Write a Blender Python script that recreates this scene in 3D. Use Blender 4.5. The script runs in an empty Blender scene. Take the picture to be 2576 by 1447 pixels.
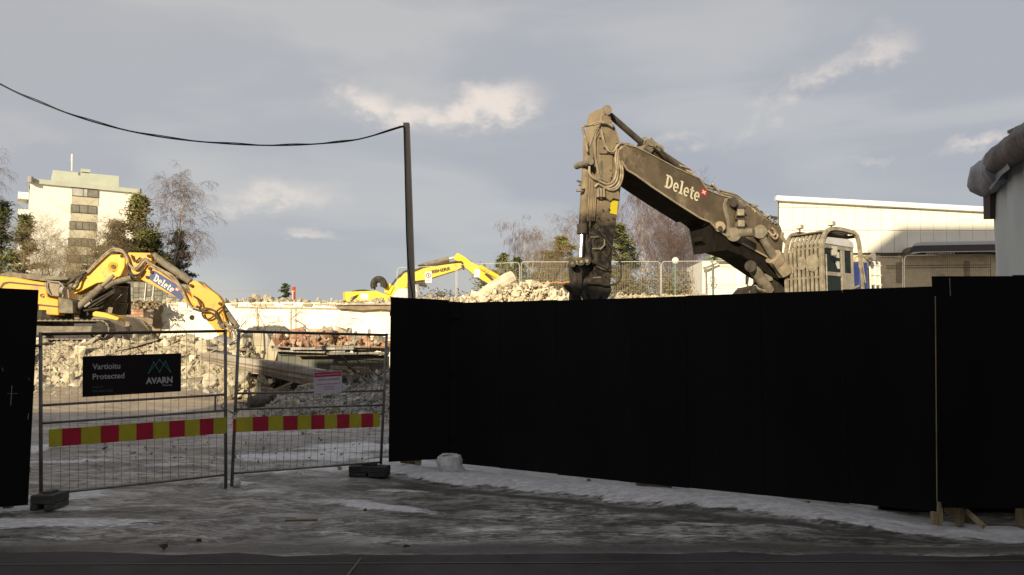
import bpy, bmesh, math, random
import numpy as np
from mathutils import Vector, Matrix, noise as mnoise
R = math.radians
random.seed(7)
SC = bpy.context.scene
COL = SC.collection

# ------------------------------------------------------------------ camera
F, CX, CY, HOR, EYE = 1938.0, 1288.0, 723.5, 880.0, 1.85     # photograph measured in 2576 x 1447 units
PITCH = math.atan((HOR - CY) / F)
cam_d = bpy.data.cameras.new('camera'); cam = bpy.data.objects.new('camera', cam_d); COL.objects.link(cam)
cam.location = (0, 0, EYE); cam.rotation_euler = (math.pi / 2 + PITCH, 0, 0)
cam_d.sensor_width = 36; cam_d.lens = 36 * F / 2576; cam_d.clip_end = 3000; cam_d.clip_start = 0.05
SC.camera = cam

# ------------------------------------------------------------------ light
SUN_TRAVEL = Vector((0.35, 1.0, -0.33)).normalized()
sd = bpy.data.lights.new('sun', 'SUN'); so = bpy.data.objects.new('sun', sd); COL.objects.link(so)
sd.energy = 4.6; sd.angle = R(0.4); sd.color = (1.0, 0.84, 0.57)
so.rotation_euler = SUN_TRAVEL.to_track_quat('-Z', 'Y').to_euler()
ELEV = math.asin(-SUN_TRAVEL.z)
SC.view_settings.view_transform = 'Standard'; SC.view_settings.look = 'None'
SC.view_settings.exposure = 0.42; SC.view_settings.gamma = 1.0; SC.view_settings.use_curve_mapping = False

def ray(px, py):
    u = (px - CX) / F; v = (CY - py) / F
    return Vector((u, math.cos(PITCH) - v * math.sin(PITCH), math.sin(PITCH) + v * math.cos(PITCH)))
def at(px, py, Y):
    d = ray(px, py); return Vector((0, 0, EYE)) + d * (Y / d.y)
def grd(px, py, z=0.0):
    d = ray(px, py); return Vector((0, 0, EYE)) + d * ((z - EYE) / d.z)

# ------------------------------------------------------------------ world
class NT:
    """tiny node helper"""
    def __init__(s, tree): s.t = tree; s.n = tree.nodes; s.l = tree.links
    def node(s, kind, **kw):
        n = s.n.new(kind)
        for k, v in kw.items(): setattr(n, k, v)
        return n
    def put(s, sock, v):
        if v is None: return
        if isinstance(v, bpy.types.NodeSocket): s.l.new(v, sock)
        else:
            try: sock.default_value = v
            except Exception: sock.default_value = (v[0], v[1], v[2], 1) if len(v) == 3 else v[:3]
    def m(s, op, a, b=None, c=None, clamp=False):
        n = s.node('ShaderNodeMath', operation=op); n.use_clamp = clamp
        s.put(n.inputs[0], a); s.put(n.inputs[1], b); s.put(n.inputs[2], c); return n.outputs[0]
    def mix(s, f, a, b, mode='MIX'):
        n = s.node('ShaderNodeMix', data_type='RGBA', blend_type=mode)
        s.put(n.inputs[0], f); s.put(n.inputs[6], a); s.put(n.inputs[7], b); return n.outputs[2]
    def ramp(s, f, a, b, smooth=True):
        n = s.node('ShaderNodeMapRange'); n.interpolation_type = 'SMOOTHSTEP' if smooth else 'LINEAR'
        s.put(n.inputs[0], f); n.inputs[1].default_value = a; n.inputs[2].default_value = b; return n.outputs[0]
    def noise(s, vec, scale, detail=4, rough=.55, dist=0.0):
        n = s.node('ShaderNodeTexNoise'); s.put(n.inputs['Vector'], vec)
        n.inputs['Scale'].default_value = scale; n.inputs['Detail'].default_value = detail
        n.inputs['Roughness'].default_value = rough; n.inputs['Distortion'].default_value = dist; return n.outputs[0]
    def scl(s, vec, v, loc=(0, 0, 0), rot=(0, 0, 0)):
        n = s.node('ShaderNodeMapping'); s.put(n.inputs[0], vec)
        n.inputs['Scale'].default_value = v; n.inputs['Location'].default_value = loc; n.inputs['Rotation'].default_value = rot
        return n.outputs[0]

W = bpy.data.worlds.new('World'); SC.world = W; W.use_nodes = True
w = NT(W.node_tree); w.n.clear()
SKYK = 0.1
sky = w.node('ShaderNodeTexSky', sky_type='NISHITA'); sky.sun_disc = False
sky.sun_elevation = ELEV; sky.sun_rotation = math.atan2(-SUN_TRAVEL.x, -SUN_TRAVEL.y)
tc = w.node('ShaderNodeTexCoord'); sep = w.node('ShaderNodeSeparateXYZ'); w.l.new(tc.outputs['Generated'], sep.inputs[0])
az = w.m('ARCTAN2', sep.outputs[0], sep.outputs[1]); el = w.m('ARCSINE', sep.outputs[2])
comb = w.node('ShaderNodeCombineXYZ'); w.put(comb.inputs[0], az); w.put(comb.inputs[1], el)
AE = comb.outputs[0]
wn = w.noise(w.scl(AE, (1, 1.6, 1)), 9.0, 6, .6)
wn2 = w.noise(w.scl(AE, (1, 1.5, 1), (3.1, 1.7, 0)), 30.0, 5, .6)
streak = w.noise(w.scl(AE, (1.0, 3.4, 1), (1.3, .2, 0), (0, 0, R(-12))), 2.6, 4, .5, .4)
warm_f = w.noise(w.scl(AE, (1, 2.2, 1), (7.3, 2.2, 0)), 4.5, 5, .55)
SKY_BLUE = (2.98, 3.02, 3.34); SKY_GREY = (4.15, 4.08, 4.0); CLOUD = (6.2, 5.6, 5.15)
f1 = w.ramp(streak, .40, .62)
f_el = w.ramp(el, .05, .50)                        # thin high veil grows towards the zenith
f_az = w.ramp(az, .2, -.55)
veil = w.m('MULTIPLY', f1, .6)
veil = w.m('ADD', veil, w.m('MULTIPLY', f_el, .35))
veil = w.m('ADD', veil, w.m('MULTIPLY', f_az, .30), clamp=True)
grey = w.mix(veil, SKY_BLUE, SKY_GREY)
col = w.mix(.88, sky.outputs[0], grey)
def pxae(px, py):
    d = ray(px, py).normalized(); return math.atan2(d.x, d.y), math.asin(d.z)
blobs = [(1225, 262, 140, 52, 8, 1.0), (1060, 285, 150, 34, -6, .8), (930, 262, 95, 40, -20, .85), (1140, 320, 190, 30, 3, .45),
         (2215, 128, 80, 38, 22, .62), (2080, 200, 170, 30, 30, .50), (1900, 285, 150, 22, 32, .36), (1700, 352, 80, 20, 18, .45),
         (690, 490, 170, 42, 8, .62), (790, 592, 80, 17, 5, .5), (600, 520, 120, 26, 3, .35), (2500, 330, 130, 20, 18, .55),
         (2200, 405, 70, 13, 10, .35), (700, 100, 70, 12, 5, .12), (80, 330, 160, 40, 0, .25)]
tot = None
wa = w.m('MULTIPLY', w.m('SUBTRACT', wn, .5), .085); wb = w.m('MULTIPLY', w.m('SUBTRACT', wn2, .5), .04)
azw = w.m('ADD', w.m('ADD', az, wa), wb); elw = w.m('ADD', w.m('SUBTRACT', el, w.m('MULTIPLY', wa, .9)), wb)
for (px, py, rx, ry, rot, amp) in blobs:
    a0, e0 = pxae(px, py); rx /= F; ry /= F; c, s_ = math.cos(R(rot)), math.sin(R(rot))
    da = w.m('SUBTRACT', azw, a0); de = w.m('SUBTRACT', elw, e0)
    p = w.m('ADD', w.m('MULTIPLY', da, c / rx), w.m('MULTIPLY', de, s_ / rx))
    q = w.m('ADD', w.m('MULTIPLY', da, -s_ / ry), w.m('MULTIPLY', de, c / ry))
    r2 = w.m('ADD', w.m('MULTIPLY', p, p), w.m('MULTIPLY', q, q))
    g = w.m('MULTIPLY', w.m('EXPONENT', w.m('MULTIPLY', r2, -.9)), amp)
    tot = g if tot is None else w.m('MAXIMUM', tot, g)
back = w.m('MULTIPLY', w.ramp(warm_f, .56, .78), w.ramp(w.m('ABSOLUTE', az), .75, 1.1))
tot = w.m('MAXIMUM', tot, w.m('MULTIPLY', back, .6))
tot = w.m('MULTIPLY', tot, w.m('ADD', .55, w.m('MULTIPLY', w.ramp(wn2, .3, .7), .45)), clamp=True)
cf = w.ramp(tot, .10, .80)
col = w.mix(cf, col, CLOUD)
bg = w.node('ShaderNodeBackground'); w.put(bg.inputs[0], col); bg.inputs[1].default_value = SKYK
wo = w.node('ShaderNodeOutputWorld'); w.l.new(bg.outputs[0], wo.inputs[0])

# ------------------------------------------------------------------ materials
def pm(name, c1, c2=None, scale=4.0, rough=.7, bump=0.0, bscale=None, metal=0.0, detail=6, lo=.35, hi=.65, spec=.35, c3=None, s3=1.0, l3=.5, h3=.65,
       stretch=(1, 1, 1), coord='Object', rnd=0.0, alpha=None, trans=0.0):
    m = bpy.data.materials.new(name); m.use_nodes = True
    k = NT(m.node_tree); b = k.n['Principled BSDF']
    tcn = k.node('ShaderNodeTexCoord'); v = k.scl(tcn.outputs[coord], stretch)
    c = None
    if c2 is not None:
        f = k.ramp(k.noise(v, scale, detail, .6), lo, hi); c = k.mix(f, c1, c2)
    if c3 is not None:
        f3 = k.ramp(k.noise(k.scl(v, (1, 1, 1), (5.2, 1.3, 8.8)), s3, 5, .65), l3, h3); c = k.mix(f3, c if c is not None else c1, c3)
    if rnd:
        oi = k.node('ShaderNodeObjectInfo'); g = k.m('ADD', 1 - rnd, k.m('MULTIPLY', oi.outputs['Random'], 2 * rnd))
        mm = k.node('ShaderNodeVectorMath', operation='SCALE'); k.put(mm.inputs[0], c if c is not None else c1); k.put(mm.inputs['Scale'], g); c = mm.outputs[0]
    k.put(b.inputs['Base Color'], c if c is not None else c1)
    b.inputs['Roughness'].default_value = rough; b.inputs['Metallic'].default_value = metal
    b.inputs['Specular IOR Level'].default_value = spec
    if trans: b.inputs['Transmission Weight'].default_value = trans
    if bump:
        bn = k.node('ShaderNodeBump'); bn.inputs['Strength'].default_value = bump; bn.inputs['Distance'].default_value = .05
        k.put(bn.inputs['Height'], k.noise(v, bscale or scale * 3, 8, .65)); k.l.new(bn.outputs[0], b.inputs['Normal'])
    return m

M = {}
M['black_ply'] = pm('black_plywood', (.0035, .0042, .0048), (.0065, .0066, .0068), 1.3, .62, .03, 30, spec=.12, c3=(.018, .016, .014), s3=1.3, l3=.60, h3=.78, stretch=(1, 1, .22))
M['timber'] = pm('raw_timber', (.36, .29, .17), (.26, .2, .12), 6, .8, .2, 30, stretch=(1, 1, .3))
M['old_timber'] = pm('old_timber', (.30, .24, .165), (.20, .155, .11), 3, .85, .4, 20, stretch=(.3, 1, 1), rnd=.25)
M['galv'] = pm('galvanised_steel', (.21, .20, .19), (.13, .125, .12), 9, .5, 0, metal=.35)
M['galv_white'] = pm('pale_galvanised_steel', (.62, .6, .55), (.5, .48, .43), 9, .5, 0, metal=.1)
M['galv_dark'] = pm('weathered_steel', (.10, .075, .058), (.055, .045, .04), 12, .6, 0, metal=.3)
M['yellow_refl'] = pm('yellow_film', (.50, .45, .03), (.42, .38, .03), 5, .4, spec=.4)
M['red_refl'] = pm('red_film', (.46, .015, .05), (.39, .013, .04), 5, .4, spec=.4)
M['sign_black'] = pm('black_sign_plate', (.008, .006, .008), (.012, .008, .01), 2, .5, spec=.2)
M['print_grey'] = pm('pale_grey_print', (.42, .42, .43), None, rough=.6)
M['print_teal'] = pm('teal_print', (.06, .26, .22), None, rough=.6)
M['print_dteal'] = pm('dim_teal_print', (.05, .10, .09), None, rough=.6)
M['paper'] = pm('paper_white', (.62, .58, .66), (.56, .53, .60), 3, .7)
M['print_red'] = pm('red_print', (.45, .02, .06), None, rough=.6)
M['print_pink'] = pm('faded_red_print', (.40, .13, .20), None, rough=.6)
M['concrete_block'] = pm('block_concrete', (.085, .085, .078), (.05, .05, .047), 9, .9, .5, 40)
M['dark_block'] = pm('dark_rubber_concrete', (.05, .05, .055), (.03, .03, .033), 9, .85, .4, 40)
M['snow'] = pm('snow', (.78, .78, .80), (.60, .59, .60), 9, .75, .8, 14)
M['concrete'] = pm('broken_concrete', (.42, .37, .27), (.27, .23, .16), 3, .9, .4, 14, rnd=.28, c3=(.50, .46, .37), s3=1.2)
M['concrete_lt'] = pm('pale_concrete', (.54, .48, .36), (.40, .35, .26), 3, .9, .4, 14, rnd=.2)
M['concrete_gr'] = pm('grey_concrete', (.37, .35, .32), (.24, .23, .21), 4, .9, .4, 14, rnd=.25, c3=(.50, .48, .45), s3=2)
M['brick'] = pm('broken_brick', (.36, .17, .10), (.46, .34, .25), 3, .9, .3, 14, rnd=.3)
M['dirt'] = pm('dirt_fill', (.34, .27, .18), (.22, .17, .11), 2, .95, .5, 10)
M['slab_green'] = pm('painted_slab_face', (.125, .13, .11), (.16, .165, .145), 1.6, .75, .15, 20, c3=(.3, .29, .24), s3=2.4, l3=.68, h3=.76)
M['wall_white'] = pm('white_wall_paint', (.90, .88, .80), (.86, .82, .72), 1.2, .8, .2, 8, c3=(.70, .63, .50), s3=.55, l3=.6, h3=.8)
M['beam_conc'] = pm('grey_beam', (.34, .30, .255), (.24, .21, .175), 1.4, .9, .5, 12, stretch=(.35, 1, 1), c3=(.42, .38, .34), s3=3)
M['rust'] = pm('rusty_rod', (.10, .06, .04), (.06, .04, .03), 8, .8)
M['yellow'] = pm('yellow_paint', (.82, .50, .035), (.74, .44, .04), 2, .45, spec=.4, c3=(.34, .24, .11), s3=1.7, l3=.53, h3=.70)
M['orange'] = pm('orange_yellow_paint', (.80, .40, .02), (.72, .36, .025), 2, .45, spec=.4, c3=(.32, .20, .09), s3=1.6, l3=.54, h3=.72)
M['yellow2'] = pm('bright_yellow_paint', (.85, .60, .01), (.76, .52, .015), 1.5, .45, spec=.4, c3=(.36, .26, .08), s3=1.5, l3=.56, h3=.72)
M['dusty'] = pm('dusty_grey_steel', (.25, .22, .17), (.15, .13, .10), 4, .75, .15, 20)
M['dust_tan'] = pm('dust_coated_steel', (.36, .30, .22), (.26, .21, .15), 4, .8, .15, 20)
M['stripe'] = pm('brown_stripe', (.12, .06, .045), None, rough=.6)
M['hose'] = pm('black_hose', (.045, .04, .035), (.09, .075, .055), 6, .6)
M['hose_dusty'] = pm('dusty_hose', (.42, .35, .25), (.22, .18, .13), 5, .8)
M['iron'] = pm('dark_iron', (.026, .023, .019), (.06, .05, .038), 5, .75, .2, 20)
M['chrome'] = pm('chrome_rod', (.85, .85, .85), None, rough=.25, metal=.7)
M['blue_sign'] = pm('blue_sign_paint', (.03, .055, .22), (.025, .05, .18), 3, .5)
M['blue'] = pm('blue_paint', (.030, .052, .22), (.045, .06, .18), 2, .5, c3=(.25, .22, .2), s3=1.0, l3=.55, h3=.8)
M['white_print'] = pm('white_print', (.80, .77, .70), None, rough=.6)
M['cream_print'] = pm('cream_print', (.74, .68, .52), (.62, .55, .4), 6, .7)
M['black_print'] = pm('black_print', (.02, .015, .012), None, rough=.6)
M['cage'] = pm('dusty_cage_steel', (.37, .33, .25), (.22, .19, .145), 5, .7, .1, 20)
M['cab'] = pm('dusty_cab_paint', (.30, .28, .25), (.22, .20, .17), 3, .65, c3=(.4, .36, .3), s3=2)
M['cab_roof'] = pm('pale_cab_roof', (.55, .55, .58), (.44, .43, .43), 3, .5)
M['glass'] = pm('dark_cab_glass', (.012, .016, .013), None, rough=.12, spec=.25)
M['shaded_steel'] = pm('black_underside_shade', (.010, .009, .008), (.02, .017, .014), 3, .8, spec=.1)  # near-black colour carrying the shade under the boom; also on the left cab
M['tag'] = pm('yellow_tag', (.72, .60, .02), (.6, .5, .03), 30, .5)
M['mirror'] = pm('mirror_back', (.33, .31, .27), None, rough=.6)
M['lamp_grey'] = pm('lamp_grey', (.33, .31, .28), None, rough=.5)
M['green_post'] = pm('green_post_paint', (.10, .17, .12), (.14, .2, .15), 4, .6)
M['globe'] = pm('white_globe', (.8, .8, .74), None, rough=.3)
M['asphalt'] = pm('asphalt', (.036, .030, .032), (.026, .022, .024), 3, .85, .5, 90, c3=(.048, .043, .046), s3=.6, l3=.45, h3=.6)
M['concrete_pale'] = pm('dusty_white_concrete', (.74, .68, .53), (.58, .52, .40), 3, .9, .4, 14, rnd=.15)
M['cladding'] = pm('white_cladding', (.84, .81, .72), (.80, .77, .68), .5, .7)
M['beige'] = pm('beige_render', (.66, .55, .36), (.58, .48, .31), 2, .8, c3=(.42, .34, .24), s3=.4)
M['fascia'] = pm('white_fascia', (.88, .86, .80), None, rough=.6)
M['joint'] = pm('dark_joint', (.10, .09, .075), None, rough=.9)
M['canopy_dark'] = pm('dark_canopy_edge', (.07, .06, .06), None, rough=.6)
M['canopy_top'] = pm('pale_canopy_top', (.62, .60, .60), None, rough=.7)
M['apt'] = pm('apartment_render', (.90, .88, .80), (.86, .84, .76), .3, .8)
M['apt_spandrel'] = pm('apartment_spandrel', (.60, .56, .42), (.52, .48, .36), .6, .8)
M['apt_roof'] = pm('grey_green_metal', (.52, .55, .46), (.46, .49, .41), .5, .6)  # grey-green roof metal of the apartment block
M['win'] = pm('window_glass', (.16, .16, .13), (.26, .25, .20), .8, .15, spec=.6)
M['win_lt'] = pm('curtained_window', (.55, .54, .50), (.42, .42, .38), .8, .3)
M['frame_dark'] = pm('dark_window_frame', (.06, .05, .04), None, rough=.6)
M['stone'] = pm('dark_stone', (.17, .17, .15), (.25, .24, .2), 2, .8, .3, 8, rnd=.35)
M['stone_gap'] = pm('stone_joint', (.06, .06, .055), None, rough=.9)
M['tarp'] = pm('white_tarpaulin', (.58, .62, .63), (.66, .67, .64), .5, .55, .22, 1.6, stretch=(1, 1, .25), spec=.4)
M['tarp_roll'] = pm('crumpled_grey_tarp', (.36, .37, .42), (.27, .27, .30), 1.4, .5, .8, 4, spec=.4)
M['roll_dark'] = pm('brown_rolled_tarp', (.19, .17, .17), (.11, .095, .095), 2, .55, .9, 6)
M['rust_dark'] = pm('dark_brown_steel', (.05, .04, .035), (.07, .05, .045), 3, .7)
M['pole'] = pm('weathered_pole', (.56, .47, .37), (.42, .35, .28), 3, .8, .2, 18, stretch=(1, 1, .15))
M['cable'] = pm('black_cable', (.012, .012, .014), None, rough=.6)
M['pine'] = pm('pine_needles', (.24, .23, .07), (.12, .14, .045), 1.2, .8, rnd=.15, c3=(.17, .14, .05), s3=.8)
M['spruce'] = pm('spruce_needles', (.035, .048, .02), (.055, .065, .03), 1.2, .8, rnd=.1)
M['brown_conif'] = pm('brown_conifer', (.19, .13, .055), (.13, .105, .045), 1.2, .8)
M['bark'] = pm('bark', (.17, .125, .085), (.11, .085, .06), 3, .9)
M['birch_bark'] = pm('birch_bark', (.52, .46, .38), (.30, .25, .2), 3, .8)
M['twig'] = pm('birch_twigs', (.19, .135, .12), (.14, .105, .10), 2, .9)
M['twig_tan'] = pm('tan_twigs', (.30, .235, .14), (.22, .17, .105), 2, .9)
M['orange_plastic'] = pm('orange_plastic', (.62, .16, .07), (.7, .35, .25), 20, .6)
M['red_plastic'] = pm('red_plastic', (.62, .07, .04), None, rough=.5)
M['sheet_green'] = pm('green_roof_sheet', (.24, .30, .19), (.30, .34, .24), 1, .6)
M['white_wall2'] = pm('bright_hut_wall', (.85, .83, .77), (.8, .78, .7), 1, .7)
M['pale_band'] = pm('street_building_render', (.30, .26, .22), (.26, .23, .2), 1, .8)
M['tan_leaf'] = pm('dry_bush', (.20, .15, .075), (.13, .12, .05), 2, .9)

# big excavator paint: tan dust, worn to sooty black towards the foot of the stick (a stain that belongs to the steel)
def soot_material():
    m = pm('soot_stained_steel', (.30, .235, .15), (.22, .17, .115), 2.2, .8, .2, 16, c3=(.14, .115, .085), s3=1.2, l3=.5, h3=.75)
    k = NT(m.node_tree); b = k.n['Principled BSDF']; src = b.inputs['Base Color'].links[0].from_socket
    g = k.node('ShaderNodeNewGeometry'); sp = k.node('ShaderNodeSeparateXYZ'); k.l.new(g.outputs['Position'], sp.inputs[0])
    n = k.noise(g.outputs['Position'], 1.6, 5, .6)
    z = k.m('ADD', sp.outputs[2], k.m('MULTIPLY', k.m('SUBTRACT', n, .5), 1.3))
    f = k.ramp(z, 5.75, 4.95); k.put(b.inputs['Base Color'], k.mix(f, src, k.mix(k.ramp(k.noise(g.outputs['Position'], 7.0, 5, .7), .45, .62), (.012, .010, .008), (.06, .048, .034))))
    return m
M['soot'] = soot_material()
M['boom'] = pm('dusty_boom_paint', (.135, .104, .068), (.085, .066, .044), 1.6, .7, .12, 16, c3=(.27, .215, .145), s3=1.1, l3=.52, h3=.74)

# ------------------------------------------------------------------ mesh builder
class MB:
    def __init__(s): s.v = []; s.f = []
    def add(s, vs, fs):
        o = len(s.v); s.v += [tuple(p) for p in vs]; s.f += [tuple(i + o for i in f) for f in fs]; return s
    def box(s, c, size, rot=None):
        c = Vector(c); hx, hy, hz = size[0] / 2, size[1] / 2, size[2] / 2
        P = [Vector((x, y, z)) for z in (-hz, hz) for y in (-hy, hy) for x in (-hx, hx)]
        if rot is not None: P = [rot @ p for p in P]
        return s.add([c + p for p in P], [(0, 2, 3, 1), (4, 5, 7, 6), (0, 1, 5, 4), (2, 6, 7, 3), (0, 4, 6, 2), (1, 3, 7, 5)])
    def bar(s, p, q, a, b=None, up=(0, 0, 1)):
        b = b or a; p = Vector(p); q = Vector(q); d = (q - p).normalized(); u = Vector(up)
        if abs(d.dot(u)) > .98: u = Vector((1, 0, 0))
        x = d.cross(u).normalized() * a / 2; y = x.cross(d).normalized() * b / 2
        V = [e + i * x + j * y for e in (p, q) for (i, j) in ((-1, -1), (1, -1), (1, 1), (-1, 1))]
        return s.add(V, [(0, 1, 2, 3), (7, 6, 5, 4), (0, 4, 5, 1), (1, 5, 6, 2), (2, 6, 7, 3), (3, 7, 4, 0)])
    def tube(s, pts, r, n=6, cap=True):
        pts = [Vector(p) for p in pts]; rr = r if isinstance(r, (list, tuple)) else [r] * len(pts)
        o = len(s.v); ref = None
        for i, p in enumerate(pts):
            d = (pts[min(i + 1, len(pts) - 1)] - pts[max(i - 1, 0)])
            if d.length < 1e-9: d = Vector((0, 0, 1))
            d.normalize()
            if ref is None: ref = Vector((0, 0, 1)) if abs(d.z) < .9 else Vector((1, 0, 0))
            x = d.cross(ref); x = x.normalized() if x.length > 1e-6 else d.orthogonal().normalized()
            y = x.cross(d).normalized(); ref = y
            for k in range(n):
                a = 2 * math.pi * k / n; s.v.append(tuple(p + (x * math.cos(a) + y * math.sin(a)) * rr[i]))
        for i in range(len(pts) - 1):
            for k in range(n):
                a = o + i * n + k; b = o + i * n + (k + 1) % n; s.f.append((a, b, b + n, a + n))
        if cap:
            s.f.append(tuple(o + k for k in range(n))[::-1]); s.f.append(tuple(o + (len(pts) - 1) * n + k for k in range(n)))
        return s
    def prism(s, pts, off):
        """pts: planar 3D outline, off: extrusion vector"""
        n = len(pts); off = Vector(off); A = [Vector(p) for p in pts]; o = len(s.v)
        s.v += [tuple(p) for p in A] + [tuple(p + off) for p in A]
        s.f.append(tuple(o + i for i in range(n))); s.f.append(tuple(o + n + i for i in reversed(range(n))))
        for i in range(n): j = (i + 1) % n; s.f.append((o + i, o + n + i, o + n + j, o + j))
        return s
    def build(s, name, mat, parent=None, smooth=False, kind=None, bevel=0.0, fixn=True):
        me = bpy.data.meshes.new(name); me.from_pydata(s.v, [], s.f); me.update()
        if fixn or bevel:
            bm = bmesh.new(); bm.from_mesh(me); bmesh.ops.recalc_face_normals(bm, faces=bm.faces[:])
            bm.to_mesh(me); bm.free()
        me.materials.append(M[mat] if isinstance(mat, str) else mat)
        if smooth:
            for p in me.polygons: p.use_smooth = True
        o = bpy.data.objects.new(name, me); COL.objects.link(o)
        if bevel:
            b = o.modifiers.new('bevel', 'BEVEL'); b.width = bevel; b.segments = 2; b.limit_method = 'ANGLE'; b.angle_limit = R(35)
        if parent is not None:
            o.parent = parent; o.matrix_parent_inverse = Matrix.Translation(-parent.location)
        if kind: o['kind'] = kind
        return o

def tag(o, label, cat, group=None):
    o['label'] = label; o['category'] = cat
    if group: o['group'] = group
    return o
def thing(name, label, cat, loc=(0, 0, 0), group=None):
    o = bpy.data.objects.new(name, None); COL.objects.link(o); o.location = loc; o.empty_display_size = .2
    return tag(o, label, cat, group)
def structure(o): o['kind'] = 'structure'; return o
def inst(name, me, parent, loc, rot=(0, 0, 0), sc=(1, 1, 1)):
    o = bpy.data.objects.new(name, me); COL.objects.link(o)
    if parent is not None: o.parent = parent; o.matrix_parent_inverse = Matrix.Translation(-parent.location)
    o.location = loc; o.rotation_euler = rot; o.scale = sc; return o
def smoothpath(pts, k=5):
    P = [Vector(p) for p in pts]; P = [P[0]] + P + [P[-1]]; out = []
    for i in range(1, len(P) - 2):
        a, b, c, d = P[i - 1:i + 3]
        for j in range(k):
            t = j / k; out.append(.5 * ((2 * b) + (c - a) * t + (2 * a - 5 * b + 4 * c - d) * t * t + (3 * b - a - 3 * c + d) * t ** 3))
    out.append(P[-2]); return out
class Plane:
    """vertical plane through p along horizontal direction d; normal faces the camera"""
    def __init__(s, p, d):
        s.p = Vector(p); s.d = Vector((d[0], d[1], 0)).normalized(); s.n = Vector((s.d.y, -s.d.x, 0))
        if s.n.dot(Vector((0, 0, EYE)) - s.p) < 0: s.n = -s.n
    def hit(s, px, py, off=0.0):
        r = ray(px, py); q = s.p + s.n * off - Vector((0, 0, EYE)); t = q.dot(s.n) / r.dot(s.n)
        return Vector((0, 0, EYE)) + r * t
def Zm(sc, ox, oy):
    return lambda x, y: ((ox + x / sc) * .9938, (oy + y / sc) * .9938)
def S(x, y): return (x * .9938, y * .9938)

# ------------------------------------------------------------------ lettering
_tc = {}
def text_geo(body, bold=0.0, sp=1.0):
    key = (body, bold, sp)
    if key not in _tc:
        cu = bpy.data.curves.new('lettering', 'FONT'); cu.body = body; cu.size = 1; cu.offset = bold; cu.resolution_u = 3; cu.space_character = sp
        o = bpy.data.objects.new('lettering', cu); COL.objects.link(o)
        me = bpy.data.meshes.new_from_object(o.evaluated_get(bpy.context.evaluated_depsgraph_get()))
        vs = [Vector(v.co) for v in me.vertices]; fs = [tuple(p.vertices) for p in me.polygons]
        bpy.data.objects.remove(o); bpy.data.curves.remove(cu); bpy.data.meshes.remove(me)
        x0 = min(v.x for v in vs); x1 = max(v.x for v in vs); y0 = min(v.y for v in vs); y1 = max(v.y for v in vs)
        _tc[key] = ([((v.x - x0) / (x1 - x0), (v.y - y0) / (y1 - y0)) for v in vs], fs)
    return _tc[key]
def bil(q, u, v):          # q: TL TR BR BL
    return q[0] * (1 - u) * v + q[1] * u * v + q[2] * u * (1 - v) + q[3] * (1 - u) * (1 - v)
def on_quad(mb, geo, q, rect, n, off):
    u0, v0, u1, v1 = rect; vs, fs = geo
    mb.add([bil(q, u0 + (u1 - u0) * a, v0 + (v1 - v0) * b) + n * off for a, b in vs], fs)
def stroke_geo(parts):
    """2D outlines (lists of points) -> unit geo"""
    vs = []; fs = []
    for p in parts:
        o = len(vs); vs += p; fs.append(tuple(range(o, o + len(p))))
    x0 = min(v[0] for v in vs); x1 = max(v[0] for v in vs); y0 = min(v[1] for v in vs); y1 = max(v[1] for v in vs)
    return [((a - x0) / (x1 - x0), (b - y0) / (y1 - y0)) for a, b in vs], fs
def rc(x0, y0, x1, y1): return [(x0, y0), (x1, y0), (x1, y1), (x0, y1)]
def arcband(cx, cy, rx, ry, t, a0, a1, n=14, ty=None):
    out = []; ty = ty or t
    for i in range(n):
        a = R(a0 + (a1 - a0) * i / n); b = R(a0 + (a1 - a0) * (i + 1) / n)
        out.append([(cx + rx * math.cos(a), cy + ry * math.sin(a)), (cx + rx * math.cos(b), cy + ry * math.sin(b)),
                    (cx + (rx - t) * math.cos(b), cy + (ry - ty) * math.sin(b)), (cx + (rx - t) * math.cos(a), cy + (ry - ty) * math.sin(a))])
    return out
def delete_geo():
    P = []
    P += [rc(.10, .12, .30, .86), rc(0, 0, .36, .13), rc(0, .87, .36, 1)]
    P += arcband(.34, .5, .42, .5, .20, -90, 90, 14, .14)
    def e(x):
        return arcband(x + .29, .35, .29, .36, .165, 5, 318, 18, .12) + [rc(x + .10, .30, x + .56, .405)]
    P += e(.84)
    x = 1.50; P += [rc(x + .10, .1, x + .29, 1), rc(x, .9, x + .11, 1), rc(x, 0, x + .40, .12)]
    P += e(1.96)
    x = 2.60; P += [rc(x + .12, .17, x + .30, .92), rc(x, .58, x + .45, .70)] + arcband(x + .30, .18, .18, .18, .18, 180, 270, 5, .13) + [rc(x + .30, 0, x + .45, .12)]
    P += e(3.12)
    return stroke_geo(P)
DELETE = delete_geo()
XGEO = ([(.0, .22), (.22, 0), (.5, .28), (.78, 0), (1, .22), (.72, .5), (1, .78), (.78, 1), (.5, .72), (.22, 1), (0, .78), (.28, .5)], [tuple(range(12))])
def logo(parent, q, n, off, mat):
    mb = MB(); on_quad(mb, DELETE, q, (0, 0, .88, 1), n, off); mb.build('lettering', mat, parent, fixn=False)
    r = MB(); r.add([bil(q, u, v) + n * off for u, v in ((.885, .62), (1.04, .62), (1.04, 1.12), (.885, 1.12))], [(0, 1, 2, 3)]); r.build('emblem_plate', 'red_refl', parent, fixn=False)
    x = MB(); on_quad(x, XGEO, q, (.91, .72, 1.015, 1.03), n, off + .006); x.build('emblem_cross', mat, parent, fixn=False)
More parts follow.
